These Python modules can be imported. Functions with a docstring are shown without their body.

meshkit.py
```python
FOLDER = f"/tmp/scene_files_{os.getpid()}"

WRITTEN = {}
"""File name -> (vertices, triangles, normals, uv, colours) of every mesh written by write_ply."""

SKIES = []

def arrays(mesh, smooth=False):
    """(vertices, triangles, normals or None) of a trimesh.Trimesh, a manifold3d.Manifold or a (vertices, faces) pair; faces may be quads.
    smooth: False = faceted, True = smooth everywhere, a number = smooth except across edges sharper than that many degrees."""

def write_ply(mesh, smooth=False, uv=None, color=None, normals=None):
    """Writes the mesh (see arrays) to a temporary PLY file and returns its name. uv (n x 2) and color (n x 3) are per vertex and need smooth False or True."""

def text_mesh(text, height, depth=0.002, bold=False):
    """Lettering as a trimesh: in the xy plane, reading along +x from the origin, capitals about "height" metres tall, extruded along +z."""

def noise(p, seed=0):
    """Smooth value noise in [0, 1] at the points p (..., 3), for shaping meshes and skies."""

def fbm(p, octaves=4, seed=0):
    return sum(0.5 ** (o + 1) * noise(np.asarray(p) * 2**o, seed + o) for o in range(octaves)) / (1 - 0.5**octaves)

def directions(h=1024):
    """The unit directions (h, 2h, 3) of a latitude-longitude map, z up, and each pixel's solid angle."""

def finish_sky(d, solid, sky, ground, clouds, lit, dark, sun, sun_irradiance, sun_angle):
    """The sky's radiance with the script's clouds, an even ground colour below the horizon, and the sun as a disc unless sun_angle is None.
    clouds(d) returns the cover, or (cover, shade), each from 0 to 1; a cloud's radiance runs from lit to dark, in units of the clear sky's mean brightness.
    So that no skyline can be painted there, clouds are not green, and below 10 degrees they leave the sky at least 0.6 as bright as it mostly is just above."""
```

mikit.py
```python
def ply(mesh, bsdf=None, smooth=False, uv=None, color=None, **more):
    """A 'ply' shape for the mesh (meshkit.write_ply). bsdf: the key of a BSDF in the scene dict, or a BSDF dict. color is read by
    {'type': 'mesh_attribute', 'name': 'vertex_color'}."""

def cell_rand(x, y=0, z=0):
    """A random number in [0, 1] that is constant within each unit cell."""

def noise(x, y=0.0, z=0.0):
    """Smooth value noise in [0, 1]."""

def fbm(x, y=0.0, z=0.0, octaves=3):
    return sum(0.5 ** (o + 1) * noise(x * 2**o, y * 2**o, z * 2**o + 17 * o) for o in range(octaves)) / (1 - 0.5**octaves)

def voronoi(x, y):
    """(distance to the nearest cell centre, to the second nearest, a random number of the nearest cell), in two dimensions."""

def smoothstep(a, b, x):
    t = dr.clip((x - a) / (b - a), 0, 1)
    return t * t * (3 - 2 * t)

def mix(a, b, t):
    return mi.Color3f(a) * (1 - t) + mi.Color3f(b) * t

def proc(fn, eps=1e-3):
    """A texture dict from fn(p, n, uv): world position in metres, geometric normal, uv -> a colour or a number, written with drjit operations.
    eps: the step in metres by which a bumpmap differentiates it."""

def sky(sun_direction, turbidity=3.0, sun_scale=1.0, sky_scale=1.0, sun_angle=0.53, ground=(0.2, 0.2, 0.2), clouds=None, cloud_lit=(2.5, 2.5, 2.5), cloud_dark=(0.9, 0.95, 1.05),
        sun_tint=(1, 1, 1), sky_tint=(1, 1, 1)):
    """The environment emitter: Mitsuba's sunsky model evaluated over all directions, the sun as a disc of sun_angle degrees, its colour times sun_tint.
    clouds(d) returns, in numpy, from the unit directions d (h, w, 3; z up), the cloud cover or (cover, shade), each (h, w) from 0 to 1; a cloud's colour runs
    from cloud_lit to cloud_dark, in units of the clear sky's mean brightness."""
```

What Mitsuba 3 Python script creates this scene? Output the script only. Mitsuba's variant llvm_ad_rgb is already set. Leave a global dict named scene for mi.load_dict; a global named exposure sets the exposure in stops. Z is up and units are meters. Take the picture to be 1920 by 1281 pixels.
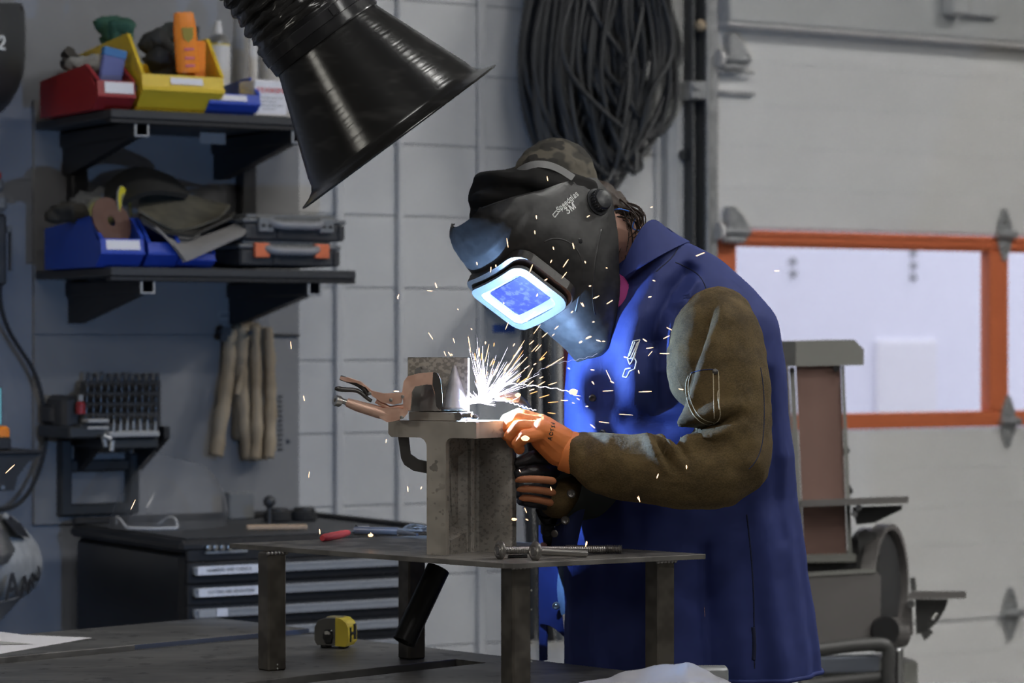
import math, random, numpy as np, trimesh, mitsuba as mi, mikit, meshkit
import manifold3d as m3
import drjit as dr
from shapely.geometry import Polygon, LineString
from mikit import noise, fbm, smoothstep, mix, voronoi, proc

scene, labels = {}, {}
T4 = mi.ScalarTransform4f
FPX, ZC = 5200.0, 1.39            # focal length in pixels of the 1920-wide frame, camera height
# ---------------------------------------------------------------- camera, sky, ceiling lights, exposure
exposure = 0.0
scene['camera'] = {'type': 'thinlens', 'fov': 2 * math.degrees(math.atan(960 / FPX)), 'fov_axis': 'x', 'aperture_radius': 0.012, 'focus_distance': 5.25,
                   'near_clip': 0.1, 'far_clip': 200.0, 'to_world': T4().look_at(origin=[0, 0, ZC], target=[0, 10, ZC], up=[0, 0, 1])}
SKY = 16.0
scene['sky'] = mikit.sky([0.35, -0.5, 0.6], turbidity=5.0, sun_scale=0.0, sky_scale=SKY, ground=(0.35, 0.35, 0.37), clouds=lambda d: np.full(d.shape[:2], 0.85),
                         cloud_lit=(1.0, 1.0, 1.12), cloud_dark=(0.8, 0.8, 0.95))
scene['sky']['sampling_weight'] = 1.0
LAMP = 31.0                         # radiance of the ceiling lamps
LAMPS = [(-2.6, -3.2, .5, 4.34), (0.4, -3.2, .95, 4.34), (3.4, -2.8, 2.35, 4.34), (-2.6, -6.2, 1.3, 4.34), (0.4, -6.2, .8, 4.34), (3.4, -6.0, 1.2, 4.34), (-4.6, -9.0, 1.3, 4.34), (0.4, -9.4, .5, 4.34), (3.4, -9.4, .5, 4.34)]   # wall frame x, y, strength, height
CEIL = 4.6
FLOOD = 12.0                       # radiance of the flood light panel that hangs far to the left
ARC_P, ARC_L = (902, 744, 5.246), (9000.0, 16000.0, 29500.0)


def sr(r, g, b):
    c = np.array([r, g, b]) / 255.0
    return np.where(c <= 0.04045, c / 12.92, ((c + 0.055) / 1.055) ** 2.4).tolist()


def rgb(c):
    return {'type': 'rgb', 'value': [float(x) for x in c]}


# ---------------------------------------------------------------- frames
def PX(u, v, Y):
    return np.array([(u - 960) / FPX * Y, Y, ZC - (v - 640.5) / FPX * Y])


class Fr:
    def __init__(s, o, deg):
        a = math.radians(deg)
        s.R = np.array([[math.cos(a), -math.sin(a), 0], [math.sin(a), math.cos(a), 0], [0, 0, 1.0]])
        s.o = np.array(o, float)
        s.M = np.eye(4)
        s.M[:3, :3], s.M[:3, 3] = s.R, s.o

    def L(s, p): return (np.asarray(p, float) - s.o) @ s.R
    def W(s, p): return np.asarray(p, float) @ s.R.T + s.o

    def hit(s, u, v, ax, val):
        c, d = s.L([0, 0, ZC]), np.array([(u - 960) / FPX, 1, -(v - 640.5) / FPX]) @ s.R
        return c + (val - c[ax]) / d[ax] * d


WALL = Fr((-0.4738, 7.7, 0), 31.94)


def axes(o, x, y, z):
    M = np.eye(4)
    M[:3, 0], M[:3, 1], M[:3, 2], M[:3, 3] = x, y, z, o
    return M


def unit(v):
    v = np.asarray(v, float)
    return v / np.linalg.norm(v)


# ---------------------------------------------------------------- meshes
def mv(m, M):
    m = m.copy()
    m.apply_transform(M)
    return m


def at(m, x=0, y=0, z=0):
    m = m.copy()
    m.apply_translation([x, y, z])
    return m


def rot(m, deg, ax, p=(0, 0, 0)):
    return mv(m, trimesh.transformations.rotation_matrix(math.radians(deg), ax, p))


def cat(*ms):
    return trimesh.util.concatenate([m for x in ms for m in (x if isinstance(x, list) else [x])])


def B(x0, x1, y0, y1, z0, z1, c=0.003):
    """a box with chamfered edges"""
    lo, hi = np.minimum([x0, y0, z0], [x1, y1, z1]), np.maximum([x0, y0, z0], [x1, y1, z1])
    c = min(c, 0.45 * (hi - lo).min())
    if c <= 0:
        return trimesh.creation.box(bounds=[lo, hi])
    p = []
    for sx in (0, 1):
        for sy in (0, 1):
            for sz in (0, 1):
                q = np.where([sx, sy, sz], hi, lo)
                s = np.where([sx, sy, sz], -c, c)
                for k in range(3):
                    w = s.copy()
                    w[k] = 0
                    p.append(q + w)
    return trimesh.convex.convex_hull(np.array(p))


def RB(x0, x1, y0, y1, z0, z1, r, n=16):
    """a box with round edges"""
    p = []
    s = trimesh.creation.icosphere(subdivisions=2, radius=r).vertices
    for x in (x0 + r, x1 - r):
        for y in (y0 + r, y1 - r):
            for z in (z0 + r, z1 - r):
                p.append(s + [x, y, z])
    return trimesh.convex.convex_hull(np.vstack(p))


def pb(fr, u0, u1, v0, v1, d0, d1, c=0.003):
    """box in a frame: its front face (local y = -d1) covers the given pixels, its back is at y = -d0"""
    um, vm = (u0 + u1) / 2, (v0 + v1) / 2
    a, b = fr.hit(u0, vm, 1, -d1)[0], fr.hit(u1, vm, 1, -d1)[0]
    e, g = fr.hit(um, v0, 1, -d1)[2], fr.hit(um, v1, 1, -d1)[2]
    return mv(B(a, b, -d1, -d0, g, e, c), fr.M)


def hull(pts):
    return trimesh.convex.convex_hull(np.asarray(pts, float))


def prism(poly, a, b, plane='xz'):
    """polygon extruded from a to b along the third axis"""
    p = poly if isinstance(poly, Polygon) else Polygon(poly)
    m = trimesh.creation.extrude_polygon(p.buffer(0), abs(b - a), engine='earcut')
    v = m.vertices.copy()
    v[:, 2] += min(a, b)
    if plane == 'xz':
        m = trimesh.Trimesh(v[:, [0, 2, 1]], m.faces[:, ::-1], process=False)
    elif plane == 'yz':
        m = trimesh.Trimesh(v[:, [2, 0, 1]], m.faces, process=False)
    else:
        m = trimesh.Trimesh(v, m.faces, process=False)
    return m


def spline(pts, n):
    from scipy.interpolate import CubicSpline
    p = np.asarray(pts, float)
    t = np.r_[0, np.cumsum(np.linalg.norm(np.diff(p[:, :3], axis=0), axis=1) + 1e-9)]
    return CubicSpline(t, p)(np.linspace(0, t[-1], n))


def sweep(path, r, n=10, sx=None, up=(0, 0, 1), closed=False):
    """a tube (round, or the 2-D section sx) along a path with a radius per point"""
    p = np.asarray(path, float)
    m = len(p)
    r = np.broadcast_to(np.asarray(r, float), (m,))
    t = (np.roll(p, -1, 0) - np.roll(p, 1, 0)) if closed else np.gradient(p, axis=0)
    t /= np.linalg.norm(t, axis=1, keepdims=True) + 1e-12
    a = np.cross(t[0], up if abs(t[0] @ unit(up)) < 0.95 else (1, 0.1, 0))
    a = unit(a)
    A = []
    for k in range(m):
        a = unit(a - t[k] * (a @ t[k]))
        A.append(a)
    A = np.array(A)
    C = np.cross(t, A)
    if sx is None:
        g = np.arange(n) * 2 * np.pi / n
        sx = np.c_[np.cos(g), np.sin(g)]
    sx = np.asarray(sx)
    n = len(sx)
    v = p[:, None] + r[:, None, None] * (sx[None, :, :1] * A[:, None] + sx[None, :, 1:] * C[:, None])
    v = v.reshape(-1, 3)
    f = []
    rows = m if closed else m - 1
    i, j = np.meshgrid(np.arange(rows), np.arange(n), indexing='ij')
    q = lambda i, j: (i % m) * n + j % n
    f = np.stack([q(i, j), q(i, j + 1), q(i + 1, j + 1), q(i + 1, j)], -1).reshape(-1, 4)
    f = np.vstack([f[:, [0, 1, 2]], f[:, [0, 2, 3]]])
    if not closed:
        v = np.vstack([v, p[0], p[-1]])
        k = np.arange(n)
        f = np.vstack([f, np.c_[(k + 1) % n, k, k * 0 + len(v) - 2], np.c_[(m - 1) * n + k, (m - 1) * n + (k + 1) % n, k * 0 + len(v) - 1]])
    me = trimesh.Trimesh(v, f, process=False)
    return me


def rod(p, q, r, n=12, r2=None):
    return sweep([p, q], [r, r if r2 is None else r2], n)


def lathe(prof, n=32, full=True):
    """profile (r, z) turned round the z axis"""
    pr = np.asarray(prof, float)
    m = len(pr)
    g = np.arange(n) * 2 * np.pi / n
    v = np.stack([pr[:, None, 0] * np.cos(g), pr[:, None, 0] * np.sin(g), np.broadcast_to(pr[:, None, 1], (m, n))], -1).reshape(-1, 3)
    i, j = np.meshgrid(np.arange(m - 1), np.arange(n), indexing='ij')
    f = np.stack([i * n + j, i * n + (j + 1) % n, (i + 1) * n + (j + 1) % n, (i + 1) * n + j], -1).reshape(-1, 4)
    f = np.vstack([f[:, [0, 1, 2]], f[:, [0, 2, 3]]])
    me = trimesh.Trimesh(v, f, process=True)
    me.update_faces(me.nondegenerate_faces())
    return me


def along(p, q, x=(1, 0, 0)):
    """matrix whose z axis runs from p towards q"""
    z = unit(np.asarray(q, float) - p)
    x = np.asarray(x, float)
    if abs(unit(x) @ z) > 0.95:
        x = np.array([0, 1.0, 0.1])
    x = unit(x - z * (x @ z))
    return axes(p, x, np.cross(z, x), z)


def grid(pts, closed_u=False):
    """surface through an (m, n, 3) array of points"""
    p = np.asarray(pts, float)
    m, n = p.shape[:2]
    i, j = np.meshgrid(np.arange(m - 1), np.arange(n if closed_u else n - 1), indexing='ij')
    f = np.stack([i * n + j, i * n + (j + 1) % n, (i + 1) * n + (j + 1) % n, (i + 1) * n + j], -1).reshape(-1, 4)
    return trimesh.Trimesh(p.reshape(-1, 3), np.vstack([f[:, [0, 1, 2]], f[:, [0, 2, 3]]]), process=False)


def sheet(pts, th):
    """a thin solid sheet of thickness th through an (m, n, 3) array of points"""
    a = grid(pts)
    nrm = trimesh.Trimesh(a.vertices, a.faces, process=False).vertex_normals
    b = trimesh.Trimesh(a.vertices - nrm * th, a.faces[:, ::-1], process=False)
    m, n = np.asarray(pts).shape[:2]
    rim = np.r_[np.arange(n), np.arange(1, m) * n + n - 1, (m - 1) * n + np.arange(n - 2, -1, -1), np.arange(m - 2, -1, -1) * n]
    N, k = len(a.vertices), len(rim)
    f = []
    for q in range(k - 1 if rim[0] == rim[-1] else k):
        i, j = rim[q], rim[(q + 1) % k]
        f += [[j, i, i + N], [j, i + N, j + N]]
    return trimesh.Trimesh(np.vstack([a.vertices, b.vertices]), np.vstack([a.faces, b.faces + N, f]), process=False)


def bones(chains, edge=0.012, it=10, seg=20):
    """chains of (point, radius): every bone is the hull of two spheres, all joined, refined and smoothed"""
    ms = []
    for ch in chains:
        sp = [m3.Manifold.sphere(float(r), seg).translate([float(x) for x in p]) for p, r in ch]
        for a, b in zip(sp, sp[1:]):
            ms.append(m3.Manifold.batch_hull([a, b]))
    m = m3.Manifold.batch_boolean(ms, m3.OpType.Add).refine_to_length(edge)
    me = m.to_mesh()
    t = trimesh.Trimesh(me.vert_properties[:, :3], me.tri_verts, process=True)
    if it:
        trimesh.smoothing.filter_taubin(t, iterations=it)
    return t


def puff(m, amp, freq, seed=0, octaves=3):
    m = m.copy()
    d = meshkit.fbm(np.asarray(m.vertices) * freq, octaves, seed) - 0.5
    m.vertices = m.vertices + m.vertex_normals * (2 * amp * d)[:, None]
    return m


def solid(m):
    return m3.Manifold(m3.Mesh(np.asarray(m.vertices, np.float32), np.asarray(m.faces, np.uint32)))


def cut(a, *bs):
    m = solid(a)
    for b in bs:
        m = m - solid(b)
    me = m.to_mesh()
    return trimesh.Trimesh(me.vert_properties[:, :3], me.tri_verts, process=False)


# ---------------------------------------------------------------- entries of the scene
USED = {}


def name_for(base):
    n = USED.get(base, -1) + 1
    USED[base] = n
    return base if n == 0 else f'{base}_{n:03d}'


def thing(name, label, category, group=None):
    k = name_for(name)
    labels[k] = {'label': label, 'category': category}
    if group:
        labels[k]['group'] = group
    return k


def struct(name):
    labels[name] = {'kind': 'structure'}
    return name


def put(key, mesh, mat, smooth=False, **kw):
    """the entry of a thing that is one mesh"""
    scene[key] = mikit.ply(mesh, mat, smooth=smooth, **kw)
    return key


def part(parent, name, mesh, mat, smooth=False, label=None, kind=None, **kw):
    k = name_for(parent + '__' + name)
    scene[k] = mikit.ply(mesh, mat, smooth=smooth, **kw)
    if label or kind:
        labels[k] = {}
        if label: labels[k]['label'] = label
        if kind: labels[k]['kind'] = kind
    return k


def share(parent, name, shape, M=None, mat=None):
    """another entry of a ply dict that was made before"""
    k = name_for(parent + '__' + name) if parent else name
    scene[k] = {**shape, **({'to_world': T4(np.asarray(M, float).tolist())} if M is not None else {})}
    if mat: scene[k]['bsdf'] = {'type': 'ref', 'id': mat}
    return k


# ---------------------------------------------------------------- materials
def M(name, color, rough=0.5, metal=0.0, spec=0.5, two=True, bump=None, bump_scale=0.001, **kw):
    col = proc(color) if callable(color) else rgb(color)
    b = {'type': 'principled', 'base_color': col, 'roughness': float(rough), 'metallic': float(metal), 'specular': float(spec), **kw}
    if bump is not None:
        b = {'type': 'bumpmap', 'arbitrary': proc(bump, eps=0.0015), 'scale': bump_scale, 'nested': b}
    scene['mat_' + name] = {'type': 'twosided', 'nested': b} if two else b
    return 'mat_' + name


def C(c): return mi.Color3f([float(x) for x in c])


def mottled(a, b, f, oct=3, lo=0.3, hi=0.7):
    a, b = [float(x) for x in a], [float(x) for x in b]
    return lambda p, n, uv: mix(a, b, smoothstep(lo, hi, fbm(p.x * f, p.y * f, p.z * f, oct)))


wall_paint = M('wall_paint', mottled((.50, .50, .50), (.56, .56, .555), 3), .55)
mortar = M('mortar', (.36, .36, .36), .8)
left_paint = M('left_paint', mottled((.225, .24, .275), (.25, .265, .30), 2), .5)
panel_grey = M('panel_grey', mottled((.215, .215, .22), (.25, .25, .255), 3), .5)
door_paint = M('door_paint', mottled((.69, .69, .685), (.74, .74, .735), 2), .5)
trim_grey = M('trim_grey', (.44, .45, .45), .5)
jamb_paint = M('jamb_paint', (.56, .565, .56), .5)
galv = M('galv', mottled((.34, .35, .36), (.44, .45, .46), 30), .38, .6)
dark_steel = M('dark_steel', (.05, .055, .06), .4, .5)
orange_frame = M('orange_frame', (.52, .13, .05), .45)
floor_mat = M('floor', mottled((.09, .09, .09), (.13, .13, .125), 2), .4)
room_paint = M('room_paint', (.25, .25, .25), .6)
black = M('black', (.012, .012, .013), .5)
black_gloss = M('black_gloss', (.010, .010, .011), .22)
black_rubber = M('black_rubber', (.022, .023, .024), .55)
cable_mat = M('cable', (.026, .028, .03), .42)
steel_table = M('steel_table', lambda p, n, uv: mix((.14, .138, .135), (.19, .186, .18), smoothstep(.3, .75, fbm(p.x * 7, p.y * 18, p.z * 9, 4))) *
                (1 - .3 * smoothstep(.62, .72, fbm(p.x * 26 + 9, p.y * 26, p.z * 26, 3))), .42, .5)
mill_scale = M('mill_scale', mottled((.10, .095, .088), (.20, .19, .175), 22), .48, .5)
tube_steel = M('tube_steel', mottled((.07, .062, .052), (.12, .108, .09), 25), .38, .6)
cast = M('cast', lambda p, n, uv: mix((.35, .32, .28), (.25, .23, .20), smoothstep(.35, .7, fbm(p.x * 18, p.y * 18, p.z * 18, 3))) *
         (1 - .5 * smoothstep(.62, .70, fbm(p.x * 85, p.y * 85, p.z * 85, 2)) * smoothstep(.42, .6, fbm(p.x * 12 + 5, p.y * 12, p.z * 12, 2))), .5, .35)
cast_rough = M('cast_rough', lambda p, n, uv: mix((.27, .255, .23), (.17, .16, .142), smoothstep(.3, .7, fbm(p.x * 20, p.y * 20, p.z * 20, 3))) *
               (1 - .3 * smoothstep(.55, .7, fbm(p.x * 190, p.y * 190, p.z * 190, 2))), .5, .4, bump=lambda p, n, uv: fbm(p.x * 260, p.y * 260, p.z * 260, 2), bump_scale=.0012)
plate_rough = M('plate_rough', lambda p, n, uv: mix((.50, .46, .40), (.30, .275, .24), smoothstep(.42, .62, fbm(p.x * 150, p.y * 150, p.z * 150, 2))), .5, .4)
bare_steel = M('bare_steel', (.45, .44, .43), .3, .9)
bright_steel = M('bright_steel', (.62, .61, .58), .25, .95)
bolt_steel = M('bolt_steel', (.30, .285, .27), .33, .9)
copper = M('copper', mottled((.58, .34, .25), (.72, .47, .36), 40), .36, .35)
dark_metal = M('dark_metal', (.10, .095, .09), .35, .8)
hood_mat = M('hood', lambda p, n, uv: mix((.010, .0098, .0095), (.03, .029, .028), smoothstep(.5, .8, fbm(p.x * 14, p.y * 14, p.z * 40, 3))), .2,
             bump=lambda p, n, uv: fbm((p.x * .6 - p.z * .8) * 320, 1., 1., 2), bump_scale=.00025)
hose_mat = M('hose_film', (.013, .0125, .012), .2)
red_plastic = M('red_plastic', (.30, .022, .025), .4)
yellow_plastic = M('yellow_plastic', (.72, .50, .03), .4)
blue_plastic = M('blue_plastic', (.02, .06, .40), .4)
orange_plastic = M('orange_plastic', (.86, .25, .02), .35)
white_paper = M('white_paper', (.72, .71, .74), .6)
white_plastic = M('white_plastic', (.62, .61, .60), .4)
grey_plastic = M('grey_plastic', (.16, .165, .17), .45)
light_grey = M('light_grey', (.34, .34, .34), .5)
charcoal = M('charcoal', (.035, .036, .038), .5)
green_cloth = M('green_cloth', (.03, .10, .07), .8)
dark_cloth = M('dark_cloth', (.028, .03, .03), .85)
brown_leather = M('brown_leather', (.10, .045, .03), .7)
olive_leather = M('olive_leather', mottled((.05, .047, .036), (.085, .078, .056), 20), .7)
grey_felt = M('grey_felt', (.20, .19, .18), .85)
tan_leather = M('tan_leather', mottled((.26, .20, .13), (.40, .32, .22), 10), .7)
wood = M('wood', lambda p, n, uv: mix((.55, .40, .27), (.42, .28, .17), fbm(p.x * 8, p.y * 90, p.z * 90, 3)), .6)
ink = M('ink', (.015, .015, .017), .6)
white_ink = M('white_ink', (.70, .70, .69), .6)
red_ink = M('red_ink', (.55, .07, .06), .6)
blue_tape = M('blue_tape', (.06, .13, .42), .5)
denim = M('jacket', lambda p, n, uv: mix((.015, .026, .125), (.020, .032, .15), fbm(p.x * 40, p.y * 40, p.z * 40, 3)), .78, sheen=.0,
          bump=lambda p, n, uv: fbm(p.x * 420, p.y * 420, p.z * 420, 2), bump_scale=.0005)
denim_dark = M('jacket_inner', (.012, .02, .08), .8)
suede = M('suede', lambda p, n, uv: mix((.046, .029, .009), (.096, .063, .022), smoothstep(.25, .75, fbm(p.x * 30, p.y * 30, p.z * 30, 3) * .6 + .4 * fbm(p.x * 420, p.y * 420, p.z * 420, 2))), .9, sheen=.3,
          bump=lambda p, n, uv: fbm(p.x * 700, p.y * 700, p.z * 700, 2), bump_scale=.0011)
stitch_mat = M('stitch', (.42, .36, .25), .8)
seam_mat = M('seam', (.008, .012, .04), .8)
helmet_mat = M('helmet', mottled((.017, .0165, .016), (.026, .025, .024), 60), .42)
helmet_gloss = M('helmet_gloss', (.022, .018, .015), .32)
silver_frame = M('silver_frame', (.098, .105, .11), .45, .1)
bezel_mat = M('bezel', (.21, .22, .225), .4)
lens_mat = M('lens', lambda p, n, uv: mix((.016, .015, .062), (.045, .041, .125), smoothstep(.45, .75, fbm(p.x * 110, p.y * 110, p.z * 110, 3))), .5, spec=.15)
camo = M('camo', lambda p, n, uv: mix(mix((.030, .027, .020), (.085, .074, .055), smoothstep(.45, .55, fbm(p.x * 22, p.y * 22, p.z * 22, 3))), (.018, .016, .013), smoothstep(.56, .62, fbm(p.x * 26 + 3, p.y * 26, p.z * 26, 3))), .8)
fleece = M('fleece', (.010, .0095, .009), .95)
skin = M('skin', (.42, .24, .18), .5)
hair = M('hair', (.035, .022, .015), .6)
magenta = M('magenta', (.42, .04, .22), .6)
glove_orange = M('glove_orange', (.62, .185, .045), .6)
glove_black = M('glove_black', (.016, .016, .019), .38)
trousers_mat = M('trousers', (.02, .022, .03), .85)
belt_abrasive = M('belt_abrasive', lambda p, n, uv: mix((.20, .115, .095), (.25, .155, .13), fbm(p.x * 26, p.y * 26, p.z * .6, 2)), .85)
machine = M('machine', (.17, .16, .155), .5, .15)
machine_dark = M('machine_dark', (.09, .09, .088), .45, .3)
machine_light = M('machine_light', (.24, .24, .22), .5)
chrome = M('chrome', (.7, .7, .69), .2, 1.0)
tape_yellow = M('tape_yellow', (.62, .48, .03), .4)
plaster = M('plaster', (.62, .62, .66), .7)
ground_mat = M('ground', (.30, .30, .31), .8)
snow = M('building_white', (.72, .72, .80), .7)
scene['mat_pane'] = {'type': 'thindielectric', 'int_ior': 1.45}
scene['mat_visor'] = {'type': 'blendbsdf', 'weight': .12, 'a': {'type': 'thindielectric', 'int_ior': 1.4}, 'b': {'type': 'twosided', 'nested': {'type': 'principled', 'base_color': rgb((.30, .30, .31)), 'roughness': .3}}}
scene['mat_film'] = {'type': 'twosided', 'nested': {'type': 'principled', 'base_color': rgb((.31, .31, .34)), 'roughness': .28, 'specular': .6}}
# ================================================================ the room
WX = lambda u, d=0.0: WALL.hit(u, 640, 1, -d)[0]
WZ = lambda u, v, d=0.0: WALL.hit(u, v, 1, -d)[2]
XL, XR, YB = -14.0, 8.5, -11.0
DOOR0 = WX(1346)
DW = 4.2


def wbox(*a, c=0.0):
    return mv(B(*a, c), WALL.M)


put(struct('floor'), wbox(XL, XR, YB, 0.3, -.1, 0), floor_mat)
put(struct('ceiling'), wbox(XL, XR, YB, .3, CEIL, CEIL + .1), wall_paint)
put(struct('wall_left'), wbox(XL - .1, XL, YB, .3, 0, CEIL), room_paint)
put(struct('wall_right'), wbox(XR, XR + .1, YB, .3, 0, CEIL), room_paint)
put(struct('wall_rear'), wbox(XL, XR, YB - .1, YB, 0, CEIL), room_paint)
# back wall: a recessed core, painted blocks in front of it, raised vertical rails
wb = struct('wall_back')
XP = WX(558)                       # where the bare light wall begins
XC = WX(1242)                      # where the steel jamb begins
DT = WZ(1350, 43)                  # top of the door
put(wb, cat(wbox(XL, XC, .005, .3, 0, CEIL), wbox(XC, XR, .012, .3, DT + .3, CEIL), wbox(DOOR0 + DW + .1, XR, .012, .3, 0, DT + .3)), mortar)
pitch = WZ(640, 540) - WZ(640, 677)
z0 = WZ(640, 677) - 20 * pitch
zs = [z for z in z0 + pitch * np.arange(0, 60) if -pitch < z < CEIL]
cols = [WX(u) for u in (558, 627, 742, 895, 1008, 1125, 1242)]
jt = .0022
for z in zs:
    a, b = max(z, 0.0), min(z + pitch, CEIL)
    if b - a < .03: continue
    for x0, x1 in zip(cols, cols[1:]):
        part(wb, 'block', wbox(x0 + jt, x1 - jt, 0, .014, a + jt, b - jt, c=.0025), wall_paint)
part(wb, 'painted_face', wbox(XL, XP - jt, 0, .012, 0, CEIL), left_paint)
for u, w in ((634, .013), (748, .009), (900, .013)):
    x = WX(u)
    part(wb, 'rail', wbox(x - w, x + w, -.014, 0, 0, CEIL, c=.004), wall_paint)
for x in (XC - .018,):
    part(wb, 'rail', wbox(x - .012, x + .006, -.01, .0, 0, CEIL, c=.003), wall_paint)
# steel jamb, door track and header
tr = struct('trim_1')
put(tr, wbox(XC, WX(1294), -.05, .3, 0, CEIL, c=.02), jamb_paint)
part(tr, 'bolt', mv(rod((WX(1280, .05), -.045, WZ(1280, 291, .05)), (WX(1280, .05), -.07, WZ(1280, 291, .05)), .017, 14), WALL.M), dark_steel, 40)
tr = struct('trim_2')
put(tr, cat(pb(WALL, 1296, 1302, -200, 1500, -.02, .09, .002), pb(WALL, 1302, 1321, -200, 1500, -.02, .05, .002), pb(WALL, 1321, 1326, -200, 1500, -.02, .09, .002)), dark_steel)
part(tr, 'angle', cat(pb(WALL, 1326, 1332, -200, 1500, -.02, .10, .002), pb(WALL, 1332, 1346, -200, 1500, -.02, .03, .002)), galv)
for v in (170, 880):
    part(tr, 'clip', cat(pb(WALL, 1296, 1326, v - 18, v + 16, .05, .11, .004), pb(WALL, 1302, 1318, v - 10, v - 2, .11, .12, .002)), galv)
part(tr, 'rope_knot', mv(trimesh.creation.icosphere(2, .018), axes(WALL.W(WALL.hit(1313, 48, 1, -.09)), (1, 0, 0), (0, 1, 0), (0, 0, 1))), tan_leather, True)
part(tr, 'slot', pb(WALL, 1306, 1312, -40, 38, .05, .052, .0), black)
th = struct('trim_3')
put(th, wbox(WX(1346), XR, -.06, .3, DT, DT + .5, c=.004), trim_grey)
part(th, 'spring_bracket', cat(pb(WALL, 1788, 1818, -60, 26, .06, .12, .004), pb(WALL, 1818, 1875, -60, 31, .06, .09, .004)), trim_grey)
part(th, 'seal', wbox(WX(1346), XR, -.055, .02, DT - .012, DT, c=.002), white_plastic)

# ---------------------------------------------------------------- sectional garage door
door = struct('door_1')
SZ = [0.0, WZ(1800, 1165), WZ(1640, 806), WZ(1640, 436), DT + .02]
put(door, wbox(DOOR0, DOOR0 + DW, .05, .06, 0, SZ[1] - .002), door_paint)
for k in (0, 1, 3):
    a, b = SZ[k], SZ[k + 1]
    p = part(door, 'panel', wbox(DOOR0, DOOR0 + DW, .005, .05, a + .002, b - .002, c=.004), door_paint)
    n = 5
    for q in range(1, n):             # faint pressed ribs
        z = a + (b - a) * q / n
        part(p, 'rib', wbox(DOOR0 + .02, DOOR0 + DW - .02, .0035, .01, z - .004, z + .004, c=.001), door_paint)
fw = WX(1888, -.01) - WX(1852, -.01)
wz0, wz1 = SZ[2], SZ[3]
bar = .052
xs = [DOOR0 + .01]
xm = WX(1870, -.01)
step = xm - (DOOR0 + .03)
stiles = [DOOR0 + .03, xm, xm + step, xm + 2 * step]
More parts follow.
